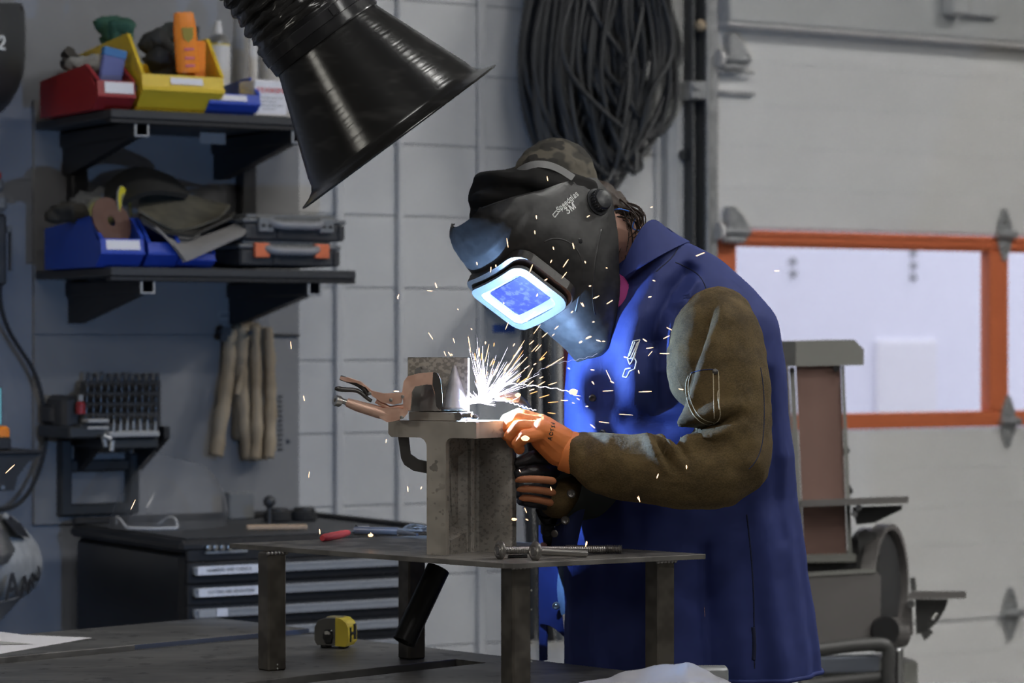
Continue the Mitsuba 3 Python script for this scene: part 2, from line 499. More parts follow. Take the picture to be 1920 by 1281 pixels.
fr = part(door, 'window_section', cat(wbox(DOOR0, DOOR0 + DW, .0, .05, wz0 + .002, wz0 + bar, c=.004), wbox(DOOR0, DOOR0 + DW, .0, .05, wz1 - bar, wz1 - .002, c=.004),
                                      *[wbox(x - fw / 2, x + fw / 2, 0, .05, wz0 + bar, wz1 - bar, c=.004) for x in stiles]), orange_frame)
part(fr, 'bead', cat(wbox(DOOR0, DOOR0 + DW, -.006, .0, wz1 - bar + .012, wz1 - bar + .018, c=.002), wbox(DOOR0, DOOR0 + DW, -.006, .0, wz1 - .02, wz1 - .014, c=.002)), orange_frame)
for k, (a, b) in enumerate(zip(stiles, stiles[1:])):
    w = struct(f'window_{k + 1}')
    put(w, wbox(a + fw / 2, b - fw / 2, .022, .024, wz0 + bar, wz1 - bar), 'mat_pane')
if True:
    def hinge(u, v, s=1.0):
        c = WALL.hit(u, v, 1, 0)
        x, z = c[0], c[2]
        k = .052 * s
        up = [(-.13 * k, 1.6 * k), (.13 * k, 1.6 * k), (.55 * k, .62 * k), (.62 * k, .1 * k), (-.62 * k, .1 * k), (-.55 * k, .62 * k)]
        m = [prism([(x + a, z + b) for a, b in up], -.006, .0), prism([(x + a, z - b) for a, b in up], -.006, .0)]
        m.append(rod((x - .8 * k, -.014, z), (x + .8 * k, -.014, z), .011, 10))
        m.append(B(x + .2 * k, x + .75 * k, -.028, 0, z - .012, z + .012, .003))
        h = part(door, 'hinge', mv(cat(*m), WALL.M), galv, 40)
        for s2 in (1, -1):
            part(h, 'screw', mv(rod((x, -.005, z + s2 * .85 * k), (x, -.009, z + s2 * .85 * k), .006, 8), WALL.M), bright_steel)
    for u, v in ((1882, 441), (1889, 790), (1893, 1150)):
        hinge(u, v)
    for v in (435, 112, 806):
        c = WALL.hit(1362, v, 1, 0)
        x, z = c[0] - .01, c[2]
        r = part(door, 'roller_bracket', mv(cat(prism([(x, z - .035), (x + .05, z - .035), (x + .085, z), (x + .05, z + .05), (x + .02, z + .075), (x, z + .075)], -.03, 0), rod((x - .045, -.035, z), (x + .07, -.035, z), .010, 12),
                                            rod((x - .03, -.035, z - .025), (x + .05, -.035, z - .025), .009, 12)), WALL.M), galv, 40)
        part(r, 'roller', mv(rod((x - .05, -.035, z), (x - .035, -.035, z), .026, 20), WALL.M), white_plastic, 40)
    # the strut rods at the upper left corner
    part(door, 'strut', cat(pb(WALL, 1350, 1415, 133, 137, .02, .03, .001), pb(WALL, 1350, 1416, 172, 178, .0, .012, .001)), galv)
# outside: ground, the neighbour's pale wall with a door and bolts
gr = struct('ground')
put(gr, wbox(-20, 30, .35, 30, -.12, -.02), ground_mat)
nb = thing('neighbour_building', 'pale building front seen through the garage door window', 'building')
part(nb, 'facade', wbox(-15, 25, 5.0, 5.3, 0, 7), snow)
c0, c1 = WALL.hit(1645, 640, 1, 4.97), WALL.hit(1760, 640, 1, 4.97)
part(nb, 'side_door', mv(B(c0[0], c1[0], 4.975, 5.0, .05, WALL.hit(1700, 637, 1, 4.97)[2], .01), WALL.M), white_paper)
for u, v in ((1488, 490), (1489, 513), (1714, 475), (1714, 498), (1714, 520), (1716, 644), (1716, 664), (1716, 688), (1716, 712)):
    c = WALL.hit(u, v, 1, 4.985)
    part(nb, 'bolt', mv(rod((c[0], 4.985, c[2]), (c[0], 5.0, c[2]), .018, 12), WALL.M), grey_plastic, 40)
# ---------------------------------------------------------------- ceiling lamps (above and behind the frame)
for x, y, s, zl in LAMPS:
    lk = thing('ceiling_lamp', 'long white ceiling light fixture over the workshop floor', 'ceiling light', 'ceiling lights')
    part(lk, 'housing', wbox(x - .68, x + .68, y - .2, y + .2, zl + .01, zl + .09, c=.01), white_plastic)
    part(lk, 'diffuser', wbox(x - .64, x + .64, y - .16, y + .16, zl, zl + .008), white_plastic, emitter={'type': 'area', 'radiance': rgb((LAMP * s * 1.0, LAMP * s * .985, LAMP * s * .95))})
    part(lk, 'rod', cat(*[mv(rod((x + q, y, zl + .09), (x + q, y, CEIL), .006, 8), WALL.M) for q in (-.5, .5)]), galv)

fk = thing('flood_light', 'large white flood light panel hanging at the far left of the workshop', 'flood light')
fo_ = WALL.W((-9.85, -2.9, 3.0))
fz = unit(np.array((-.2, 5.2, 1.7)) - fo_)
fm = along(fo_, fo_ + fz, (0, 0, 1))
part(fk, 'housing', mv(B(-.40, .40, -.85, .85, -.09, -.005, .02), fm), grey_plastic)
part(fk, 'diffuser', mv(B(-.36, .36, -.8, .8, -.004, 0, 0), fm), white_plastic, emitter={'type': 'area', 'radiance': rgb((FLOOD, FLOOD * .96, FLOOD * .86))})
part(fk, 'rod', cat(*[rod((fm @ np.array([.38, q, -.05, 1]))[:3], [*(fm @ np.array([.38, q, -.05, 1]))[:2], CEIL], .01, 8) for q in (-.7, .7)]), galv)
# ================================================================ backing panel and shelf unit on the left
D = .50                            # depth of the shelves
P1 = lambda u0, u1, v0, v1, d0, d1, c=.003: pb(WALL, u0, u1, v0, v1, d0, d1, c)
bp = thing('backing_panel', 'dark grey sheet panel on the wall behind the black shelves', 'panel')
x0, x1 = WX(60), WX(556)
zt, zb, zm = WZ(300, 200), WZ(300, 975), WZ(300, 628)
part(bp, 'upper_sheet', wbox(x0, x1, -.016, -.001, zm + .001, zt, c=.001), panel_grey)
part(bp, 'lower_sheet', wbox(x0, x1, -.016, -.001, zb, zm - .001, c=.001), panel_grey)
part(bp, 'louvre', cat(*[P1(521, 530, 742 + q * 9, 746 + q * 9, .016, .019, 0) for q in range(12)]), black, label='column of small dark slots')
part(bp, 'screw', mv(rod(WALL.hit(540, 828, 1, -.016), WALL.hit(540, 828, 1, -.02), .006, 10), WALL.M), black)
for u0, u1, v, g in ((410, 448, 592, 'wide'), (471, 494, 594, 'narrow')):
    k = thing('label_holder', f'{g} grey label strip on the panel above the tan leather gloves', 'label')
    part(k, 'frame', P1(u0, u1, v - 7, v + 7, .016, .019, .001), light_grey)
    part(k, 'card', P1(u0 + 3, u1 - 3, v - 4, v + 4, .019, .0195, 0), grey_plastic)

sh = thing('shelf_unit', 'black steel two-tier wall shelf holding bins, cans and cases', 'shelf')
for va, ub, thick in ((215, 700, .022), (508, 668, .022)):
    zt_ = WZ(300, va - 7 if va == 215 else va - 6, D)
    xa, xb = WX(66, .016), WX(ub, D)
    bd = part(sh, 'shelf_board', wbox(xa, xb, -D, -.016, zt_ - thick, zt_, c=.003), charcoal)
    part(bd, 'front_lip', wbox(xa, xb, -D + .003, -D + .03, zt_ - thick - .012, zt_ - thick, c=.002), black)
SH1, SH2 = WZ(300, 208, D), WZ(300, 502, D)      # tops of the two boards
for u in (148, 465):
    x = WX(u, .05)
    up = part(sh, 'upright', wbox(x - .022, x + .022, -.06, -.016, WZ(u, 560, .05), WZ(u, 232, .05), c=.004), black)
    part(up, 'bolt', mv(rod((x, -.06, WZ(u, 262, .05)), (x, -.066, WZ(u, 262, .05)), .007, 10), WALL.M), bright_steel)
for (u, v, zt_) in ((266, 230, SH1), (277, 524, SH2), (590, 524, SH2), (560, 246, SH1)):
    x = WX(u, D - .01)
    z = zt_ - .022 - .024
    a = B(x - .02, x + .02, -D + .012, -.016, z - .02, z + .02, .004)
    h = B(x - .0145, x + .0145, -D - .05, -D + .1, z - .0145, z + .0145, 0)
    br = part(sh, 'bracket_arm', mv(cut(a, h), WALL.M), black)
    ring = cut(B(x - .02, x + .02, -D + .008, -D + .013, z - .02, z + .02, .003), B(x - .0145, x + .0145, -D - .1, -D + .1, z - .0145, z + .0145, 0))
    part(br, 'cut_end', mv(ring, WALL.M), light_grey, label='bare cut end of the square tube')
    part(br, 'gusset', mv(prism([(-.016, z), (-.016, z - .09), (-.07, z - .09), (-D + .06, z - .022), (-D + .06, z)], x - .012, x + .012, 'yz'), WALL.M), black)
k = thing('label_holder', 'grey label strip under the top shelf above the black upright', 'label')
part(k, 'card', P1(375, 423, 249, 270, D - .25, D - .248, .0005), light_grey)


def stack_bin(u0, u1, w, dep, h, zfloor, mat, label, front=None, lip=.42, lab=True, d_front=None):
    """open-fronted plastic stacking bin: u0 is the pixel of its front left corner"""
    df = D - .01 if d_front is None else d_front
    x = WX(u0, df)
    k = thing('stack_bin', label, 'storage bin', None)
    yf, yb, z = -df, -df + dep, zfloor + .001
    side = [(yb, z), (yf + .10 * dep, z), (yf, z + .27 * h), (yf + .015 * dep, z + .30 * h), (yf + .015 * dep, z + lip * h), (yf + .06 * dep, z + .5 * h), (yf + .2 * dep, z + h), (yf + .27 * dep, z + h * 1.0), (yb, z + .84 * h)]
    t = .004
    shell = [prism(side, x, x + t, 'yz'), prism(side, x + w - t, x + w, 'yz'), B(x, x + w, yb - t, yb, z, z + .84 * h, 0), B(x, x + w, yf + .1 * dep, yb, z, z + t, 0)]
    slope = prism([(yf + .10 * dep, z), (yf, z + .27 * h), (yf + t, z + .27 * h + t), (yf + .1 * dep + t, z + t)], x, x + w, 'yz')
    lipm = prism([(yf, z + .27 * h), (yf + .015 * dep, z + lip * h), (yf + .015 * dep + t, z + lip * h), (yf + t, z + .27 * h)], x, x + w, 'yz')
    rim = [B(x - .002, x + t + .003, yf + .2 * dep, yb, z + h * .995, z + h * 1.0 + .003, 0) if False else B(x, x + t + .003, yf + .2 * dep, yf + .27 * dep, z + h - .002, z + h + .002, 0)]
    part(k, 'body', mv(cat(shell, slope, lipm, rim), WALL.M), mat)
    part(k, 'front_rim', mv(cat(prism([(yf - .002, z + .25 * h), (yf - .002, z + .30 * h), (yf + t, z + .30 * h), (yf + t, z + .25 * h)], x - .001, x + w + .001, 'yz'),
                                *[prism([(yf + .015 * dep - .003, z + lip * h), (yf + .2 * dep - .004, z + h), (yf + .2 * dep + .004, z + h), (yf + .015 * dep + .006, z + lip * h)], a, a + .009, 'yz') for a in (x - .002, x + w - .007)]), WALL.M), mat)
    if lab:
        a, b = (.30, .80) if lab is True else lab
        part(k, 'label_card', mv(prism([(yf - .0015, z + .34 * h), (yf + .010 * dep, z + (lip - .03) * h), (yf + .010 * dep + .001, z + (lip - .03) * h), (yf, z + .34 * h)], x + a * w, x + b * w, 'yz'), WALL.M), white_paper, label='white label card')
    return k, x, yf, z


def wpt(u, v, d):
    return WALL.W(WALL.hit(u, v, 1, -d))


# top shelf -----------------------------------------------------------------
pxm = 620.0
stack_bin(184, 250, .100, .37, .112, SH1, red_plastic, 'small red plastic stacking bin at the left end of the top shelf', lip=.62, lab=(.18, .95))
stack_bin(268, 408, .222, .47, .195, SH1, yellow_plastic, 'large yellow plastic stacking bin on the top shelf', lip=.46, d_front=D + .005, lab=(.34, .74))
stack_bin(393, 480, .142, .30, .100, SH1, blue_plastic, 'small blue plastic stacking bin beside the yellow bin', lip=.52, lab=(.2, .74))
k = thing('packet', 'blue and white packet standing in the red bin', 'packet')
c = WALL.hit(212, 128, 1, -(D - .06))
part(k, 'sleeve', mv(rot(B(c[0] - .03, c[0] + .03, c[1], c[1] + .018, c[2] - .045, c[2] + .045, .004), 10, (0, 1, 0), c), WALL.M), M('packet_blue', (.12, .14, .34), .4))
part(k, 'header', mv(rot(B(c[0] - .031, c[0] + .031, c[1] - .001, c[1] + .019, c[2] + .028, c[2] + .05, .002), 10, (0, 1, 0), c), WALL.M), M('packet_sky', (.05, .18, .42), .4))
k = thing('clip', 'small black clip lying in the front of the red bin', 'clip')
put(k, mv(cat(RB(c[0] - .034, c[0] + .03, c[1] - .03, c[1] - .008, c[2] - .056, c[2] - .034, .008), rod((c[0] + .02, c[1] - .02, c[2] - .04), (c[0] + .055, c[1] - .02, c[2] - .048), .011, 10)), WALL.M), black_rubber, 40)
k = thing('fitting', 'dark metal fitting sticking out of the back of the red bin', 'pipe fitting')
put(k, cat(*[rod(wpt(u, v, .22), wpt(u + 8, v - 9, .24), .016, 10) for u, v in ((122, 122), (132, 116), (124, 106))]), dark_metal, 40)
k = thing('rag', 'crumpled pale rag in the red bin', 'rag')
put(k, puff(mv(trimesh.creation.icosphere(3, .035), axes(wpt(165, 124, .26), (1.6, 0, 0), (0, 1, 0), (0, 0, .8))), .02, 40, 3), light_grey, True)
k = thing('work_glove', 'rolled dark green work glove on the back of the yellow bin', 'glove')
tor = sweep([(.028 * math.cos(a), 0, .026 * math.sin(a)) for a in np.linspace(0, 2 * np.pi, 24, endpoint=False)], .016, 12, closed=True)
put(k, puff(cat(mv(tor, axes(wpt(217, 56, .22), WALL.R.T[0], WALL.R.T[1], WALL.R.T[2])), mv(trimesh.creation.icosphere(3, .028), axes(wpt(226, 66, .24), WALL.R.T[0] * 1.1, WALL.R.T[1], WALL.R.T[2] * 1.3)), mv(trimesh.creation.icosphere(3, .024), axes(wpt(205, 76, .2), *WALL.R.T))), .030, 30, 5), green_cloth, True)
k = thing('work_glove', 'black and grey work gloves piled in the yellow bin', 'glove')
gl = [puff(sweep(spline([wpt(*a) for a in pts], 26), np.interp(np.linspace(0, 1, 26), [0, .5, 1], [.022, .032, .018]), 12), .014, 38, i) for i, pts in enumerate((
    [(270, 92, .3), (292, 78, .32), (318, 96, .33)], [(300, 70, .26), (318, 62, .26), (340, 64, .24), (372, 66, .24)], [(275, 120, .36), (300, 112, .38), (322, 120, .38)], [(285, 138, .36), (312, 130, .37), (325, 100, .36)]))]
part(k, 'palm', cat(gl[0], gl[2]), dark_cloth, True)
part(k, 'cuff', cat(gl[1], gl[3]), M('grey_cloth', mottled((.05, .06, .058), (.016, .017, .017), 30), .85), True)
k = thing('bottle', 'orange sunscreen bottle standing in the yellow bin', 'bottle')
b0 = WALL.hit(353, 137, 1, -(D - .035))
prof = np.array([(0, 0), (.9, 0), (1, .03), (1, .7), (.93, .86), (.84, .985), (.6, 1.0), (0, 1.0)])
bt = lathe(prof * [.031, .152], 28)
bt.vertices[:, 1] *= .55
part(k, 'body', mv(rot(at(bt, *b0), -5, (0, 1, 0), b0), WALL.M), orange_plastic, 40)
part(k, 'emblem', mv(rot(prism([(b0[0] - .017, b0[2] + .112), (b0[0] + .015, b0[2] + .112), (b0[0] + .012, b0[2] + .085), (b0[0] - .001, b0[2] + .074), (b0[0] - .014, b0[2] + .085)], b0[1] - .0185, b0[1] - .0165), -5, (0, 1, 0), b0), WALL.M), M('olive_print', (.28, .22, .03), .5))
part(k, 'print', mv(rot(cat(*[B(b0[0] - .014, b0[0] + .012, b0[1] - .0185, b0[1] - .0165, b0[2] + q, b0[2] + q + .006, 0) for q in (.055, .033, .014)]), -5, (0, 1, 0), b0), WALL.M), M('magenta_print', (.55, .12, .2), .5))
k = thing('carton', 'orange carton behind the right wall of the yellow bin', 'carton')
c = WALL.hit(377, 110, 1, -(D - .05))
put(k, mv(B(c[0] - .02, c[0] + .014, c[1], c[1] + .05, c[2] - .05, c[2] + .045, .003), WALL.M), orange_plastic)


def can(u, vtop, vbot, r, d, body, label, silver=True, name='spray_can'):
    b = WALL.hit(u, vbot, 1, -d)
    t = WALL.hit(u, vtop, 1, -d)
    h = t[2] - SH1 if True else 0
    k = thing(name, label, 'spray can' if silver else 'tube')
    o = [b[0], b[1], SH1 + .001]
    part(k, 'body', mv(at(lathe([(0, 0), (r * .96, 0), (r, .004), (r, h * .76), (r * .985, h * .765), (0, h * .765)], 32), *o), WALL.M), body, 40)
    if silver:
        part(k, 'shoulder', mv(at(lathe([(r * .97, h * .765), (r * 1.0, h * .775), (r * .8, h * .83), (r * .5, h * .865), (r * .34, h * .87)], 32), *o), WALL.M), bright_steel, 40)
        part(k, 'nozzle', mv(at(lathe([(r * .36, h * .865), (r * .36, h * .93), (r * .27, h * .95), (r * .25, h), (0, h)], 20), *o), WALL.M), white_plastic, 40)
        part(k, 'band', mv(at(lathe([(r * 1.012, h * .752), (r * 1.012, h * .765)], 32), *o), WALL.M), tape_yellow, 40)
    else:
        part(k, 'cap', mv(at(lathe([(r * .9, h * .76), (r * .9, h * .99), (r * .8, h), (0, h)], 24), *o), WALL.M), body, 40)
    return k


can(409, 40, 190, .031, .25, white_plastic, 'white spray can with a silver top behind the yellow bin')
can(455, 30, 190, .028, .2, light_grey, 'tall grey tube standing behind the blue bin', False, 'storage_tube')
can(474, 40, 190, .012, .28, white_plastic, 'thin white tube between the grey tube and the white carton', False, 'storage_tube')
can(510, 60, 190, .034, .16, white_plastic, 'white canister standing behind the white carton', False, 'canister')
k = thing('carton', 'white carton with red lettering beside the small blue bin', 'carton')
c = WALL.hit(508, 185, 1, -(D - .03))
w2, hh = .047, WZ(508, 150, D - .03) - SH1
bx = part(k, 'box', mv(B(c[0] - w2, c[0] + w2, c[1], c[1] + .09, SH1 + .001, SH1 + hh, .004), WALL.M), white_paper)
tx = meshkit.text_mesh('TEXWIPE', .011, .0012, True)
tw = tx.bounds[1][0]
tx.apply_scale([.082 / tw, 1, 1])
part(k, 'lettering', mv(tx, WALL.M @ axes((c[0] - .041, c[1] - .0003, SH1 + hh * .66), (1, 0, 0), (0, 0, 1), (0, -1, 0))), red_ink)
part(k, 'small_print', mv(cat(*[B(c[0] - .036 + q * .004, c[0] + .034 - (q % 2) * .02, c[1] - .0008, c[1], SH1 + hh * (.5 - .1 * q), SH1 + hh * (.5 - .1 * q) + .003, 0) for q in range(4)]), WALL.M), light_grey)
k = thing('carton', 'plain white carton half hidden behind the black fume hood', 'carton')
c = WALL.hit(560, 200, 1, -(D - .06))
put(k, mv(B(c[0] - .032, c[0] + .05, c[1], c[1] + .08, SH1 + .001, SH1 + .062, .004), WALL.M), white_plastic)

# lower shelf ----------------------------------------------------------------
stack_bin(190, 255, .115, .36, .124, SH2, blue_plastic, 'blue stacking bin at the left end of the lower shelf', lip=.56, lab=(.12, .9))
stack_bin(279, 322, .085, .36, .124, SH2, blue_plastic, 'blue stacking bin in the middle of the lower shelf under the dark leather', lip=.5, lab=False)
stack_bin(336, 395, .100, .26, .075, SH2, blue_plastic, 'low blue bin under the grey felt pad', lip=.5, lab=False, d_front=D - .04)


def disc(u, v, d, r, lean, yaw, mat, label, yel):
    k = thing('grinding_disc', label, 'grinding disc')
    o = wpt(u, v, d)
    ma = WALL.M.copy()
    ma[:3, 3] = 0
    base = trimesh.transformations.translation_matrix(o) @ ma @ trimesh.transformations.rotation_matrix(math.radians(yaw), (0, 0, 1)) @ trimesh.transformations.rotation_matrix(math.radians(90 - lean), (1, 0, 0))
    part(k, 'wheel', mv(lathe([(.013, 0), (r, .0), (r, .004), (.035, .006), (.028, .002), (.013, .002), (.013, 0)], 36), base), mat, 40)
    part(k, 'paper', mv(lathe([(r * .98, .0046), (r * .58, .0060)], 36), base), yel, 40)
    return k


disc(208, 415, D - .06, .062, 20, 20, brown_leather, 'brown grinding disc standing in the left blue bin', brown_leather)
disc(232, 392, D - .12, .058, 8, 50, grey_plastic, 'worn grinding disc with a yellow paper centre behind the brown disc', M('disc_yellow', (.50, .44, .02), .6))
disc(190, 400, D - .15, .04, 8, -30, grey_plastic, 'small grinding disc with a pale yellow face left of the brown disc', M('disc_pale', (.30, .29, .10), .6))
k = thing('work_glove', 'black glove lying in the left blue bin', 'glove')
put(k, puff(sweep(spline([wpt(*a) for a in ((100, 410, .3), (128, 398, .32), (158, 408, .32), (175, 402, .3))], 24), .026, 12), .02, 40, 8), M('glove_dull', (.022, .02, .016), .9), True)
k = thing('work_glove', 'grey glove behind the left blue bin', 'glove')
put(k, puff(sweep(spline([wpt(*a) for a in ((140, 390, .2), (170, 376, .2), (200, 372, .2))], 24), .026, 12), .02, 40, 9), grey_plastic, True)
# leather pieces heaped on the bins: bent sheets
def drape(rows, th, mat, label, name='leather_piece', cat_='leather piece', n=22, m=22):
    k = thing(name, label, cat_)
    g = np.array([[wpt(p[0], p[1], p[2] + .07) for p in r] for r in rows])
    from scipy.ndimage import zoom
    g = np.stack([zoom(g[..., q], (n / g.shape[0], m / g.shape[1]), order=1 if min(g.shape[:2]) < 3 else 2, grid_mode=False) for q in range(3)], -1)
    put(k, sheet(g, th), mat, 50)
    return k


drape([[(205, 350, .16), (235, 328, .2), (275, 322, .2), (320, 338, .18)], [(200, 380, .24), (250, 352, .28), (300, 346, .28), (345, 362, .24)], [(210, 400, .3), (262, 372, .34), (310, 366, .34), (350, 372, .3)]], .012, M('fleece_heap', (.012, .012, .011), .9), 'black cloth heaped behind the leather pieces on the lower shelf', 'cloth', 'cloth')
drape([[(262, 372, .26), (320, 362, .26), (380, 376, .24), (432, 388, .22)], [(258, 400, .34), (315, 405, .35), (370, 412, .34), (425, 396, .32)], [(262, 398, .40), (305, 425, .41), (350, 432, .40), (412, 412, .38)]], .006, olive_leather, 'olive grey leather flap spread over the bins on the lower shelf')
drape([[(260, 402, .36), (320, 420, .36), (390, 420, .34), (440, 402, .3)], [(262, 412, .41), (310, 440, .415), (360, 446, .41), (436, 410, .36)]], .007, M('black_leather', (.028, .026, .022), .6), 'black leather flap under the olive leather flap')
drape([[(268, 420, .38), (330, 452, .38), (400, 440, .38), (440, 424, .36)], [(300, 436, .425), (335, 466, .425), (400, 455, .42), (462, 430, .4)], [(345, 488, .44), (352, 490, .44), (400, 468, .43), (452, 446, .42)]], .006, grey_felt, 'grey felt pad hanging over the front of the lower shelf', 'felt_pad', 'felt pad')


def case(u0, u1, v0, v1, latch, label, d):
    k = thing('organiser_case', label, 'tool case')
    xa, xb = WX(u0, d), WX(u1, d)
    um = (u0 + u1) / 2
    za, zb_ = WZ(um, v1, d), WZ(um, v0, d)
    h = zb_ - za
    part(k, 'base', mv(RB(xa + .004, xb - .004, -d + .004, -d + .26, za, za + .62 * h, .006), WALL.M), charcoal, 30)
    lid = part(k, 'lid', mv(cat(RB(xa, xb, -d, -d + .262, za + .64 * h, zb_ - .012, .006), RB(xa + .02, xb - .02, -d + .02, -d + .24, zb_ - .018, zb_, .006)), WALL.M), grey_plastic if latch == grey_plastic else M('case_lid', (.11, .115, .12), .4), 30)
    xm_ = (xa + xb) / 2
    hn = sweep(spline([(xm_ - .075, -d - .0, za + .70 * h), (xm_ - .055, -d - .014, za + .58 * h), (xm_, -d - .018, za + .56 * h), (xm_ + .055, -d - .014, za + .58 * h), (xm_ + .075, -d, za + .70 * h)], 24), .011, 10)
    part(k, 'handle', mv(hn, WALL.M), M('handle_grey', (.22, .22, .23), .4), 40)
    for q in (.21, .79):
        x = xa + q * (xb - xa)
        l = part(k, 'latch', mv(RB(x - .021, x + .021, -d - .011, -d + .004, za + .30 * h, za + .86 * h, .004), WALL.M), latch, 30)
        if latch is latch_grey:
            part(l, 'slot', mv(cat(*[B(x + s * .009 - .005, x + s * .009 + .005, -d - .0125, -d - .01, za + .48 * h, za + .6 * h, 0) for s in (-1, 1)]), WALL.M), black)
    for q in (.05, .36, .95):
        x = xa + q * (xb - xa)
        part(k, 'rib', mv(B(x - .008, x + .008, -d - .002, -d + .004, za + .06 * h, za + .6 * h, .001), WALL.M), charcoal)
    return k


latch_grey = M('latch_grey', (.17, .175, .18), .45)
latch_orange = M('latch_orange', (.70, .17, .07), .45)
case(448, 641, 450, 499, latch_orange, 'lower black organiser case with two orange latches on the lower shelf', D - .015)
case(455, 650, 402, 451, latch_grey, 'upper black organiser case with grey latches stacked on the lower case', D - .02)
# ================================================================ hanging leather, bit rack, left edge, tool chest
k = thing('leather_gauntlets', 'tan leather gauntlets hanging in long folds on the grey panel', 'gloves')
strips = [([(432, 616, .06), (428, 690, .065), (418, 770, .08), (404, 856, .09)], .017, .020), ([(452, 612, .05), (452, 680, .05), (455, 760, .055), (466, 860, .06)], .022, .016),
          ([(478, 612, .06), (480, 700, .07), (482, 780, .075), (478, 862, .08)], .012, .016), ([(503, 614, .06), (506, 690, .065), (508, 770, .075), (503, 860, .085)], .013, .017), ([(462, 640, .04), (452, 700, .06), (444, 742, .075)], .012, .008),
          ([(490, 614, .035), (492, 700, .035), (494, 790, .04), (492, 862, .045)], .012, .014)]
for q, (pts, r0, r1) in enumerate(strips):
    sw = sweep(spline([wpt(*a) for a in pts], 40), np.linspace(r0, r1, 40), 14)
    part(k, 'fold', puff(sw, .006, 26, 20 + q), tan_leather, True)
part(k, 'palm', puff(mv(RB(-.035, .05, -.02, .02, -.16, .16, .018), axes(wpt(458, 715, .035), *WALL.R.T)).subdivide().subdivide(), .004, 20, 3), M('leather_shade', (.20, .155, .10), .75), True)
k = thing('peg', 'dark rod peg holding up the tan leather gauntlets', 'hook')
c = WALL.hit(420, 622, 1, -.04)
put(k, cat(rod(wpt(415, 624, .02), wpt(425, 622, .10), .014, 12), rod(wpt(470, 624, .02), wpt(470, 624, .11), .006, 10), rod(wpt(505, 628, .022), wpt(561, 629, .022), .004, 8), rod(wpt(420, 632, .03), wpt(420, 634, .10), .010, 10)), black, 40)

# bit rack ------------------------------------------------------------------
rk = thing('bit_rack', 'wall-mounted steel rack with a stepped block full of drill bits', 'tool rack')
dr_ = .16
part(rk, 'frame', cat(P1(115, 136, 825, 965, .016, .05, .004), P1(243, 262, 850, 955, .016, .05, .004), P1(115, 262, 944, 966, .017, .05, .004), P1(120, 258, 862, 884, .016, .045, .004)), dark_steel)
for u in (152, 262):
    c = WALL.hit(u, 850, 1, -.05)
    part(rk, 'gusset', mv(prism([(-.03, c[2] - .045), (-.05, c[2] - .045), (-.22, c[2] + .045), (-.22, c[2] + .075), (-.03, c[2] + .075)], c[0] - .008, c[0] + .008, 'yz'), WALL.M), black)
part(rk, 'tray', cat(P1(205, 298, 822, 842, .03, .26, .004), P1(130, 214, 800, 822, .03, .24, .004)), dark_steel)
part(rk, 'ledge', cat(P1(205, 300, 809, 820, .2, .275, .003), P1(165, 205, 786, 793, .2, .24, .002), P1(165, 205, 800, 806, .2, .245, .002)), light_grey)
blk = []
for q in range(5):
    blk.append(P1(158 - 2 * q, 302 - q, 714 + 20 * q, 822, .05 + .03 * q, .08 + .035 * q, .003))
part(rk, 'block', cat(blk), charcoal)
part(rk, 'side_holder', cat(P1(118, 160, 742, 806, .05, .17, .012), P1(98, 128, 756, 800, .03, .12, .014)), charcoal)
bit = mikit.ply(lathe([(0, 0), (.0062, .0), (.0062, .016), (.0045, .019), (0, .019)], 10), 'mat_black_gloss', smooth=40)
bit2 = mikit.ply(lathe([(0, 0), (.0028, .0), (.0028, .02), (.0015, .034), (0, .036)], 8), galv, smooth=40)
nb_ = 0
for row in range(6):
    n = 11
    for q in range(n):
        u, v = 164 + q * 13.0 - row * .8, 712 + row * 20
        if row == 5 and q < 4: continue
        o = wpt(u, v + 3, .066 + .035 * row)
        rn = ('back', 'second', 'third', 'fourth', 'fifth', 'front')[row]
        kk = thing('drill_bit', f'black drill bit in the {rn} row of the stepped wall rack' if row < 5 else 'steel drill bit in the front row of the stepped wall rack', 'drill bit', f'drill bits in the {rn} row of the wall rack')
        lean = trimesh.transformations.rotation_matrix(math.radians(random.Random(row * 20 + q).uniform(-5, 5)), (0, 1, 0))
        share(None, kk, bit if row < 5 else bit2, trimesh.transformations.translation_matrix(o) @ lean @ np.diag([1, 1, 1 + .25 * (random.Random(row * 31 + q).random()), 1]))
k = thing('marker_bottle', 'small red bottle with a pale cap in the side of the bit rack', 'bottle')
o = WALL.hit(151, 776, 1, -.19)
part(k, 'body', mv(at(lathe([(0, 0), (.012, 0), (.012, .026), (.006, .032), (0, .032)], 16), *o), WALL.M), red_plastic, 40)
part(k, 'cap', mv(at(lathe([(0, .032), (.007, .032), (.007, .048), (0, .05)], 14), *o), WALL.M), light_grey, 40)
k = thing('pliers', 'small pair of pliers hooked on the front of the bit rack', 'pliers')
put(k, cat(rod(wpt(193, 818, .28), wpt(198, 838, .28), .006, 8), rod(wpt(211, 826, .285), wpt(209, 846, .285), .006, 8), rod(wpt(193, 818, .28), wpt(208, 824, .285), .008, 8)), galv, 40)

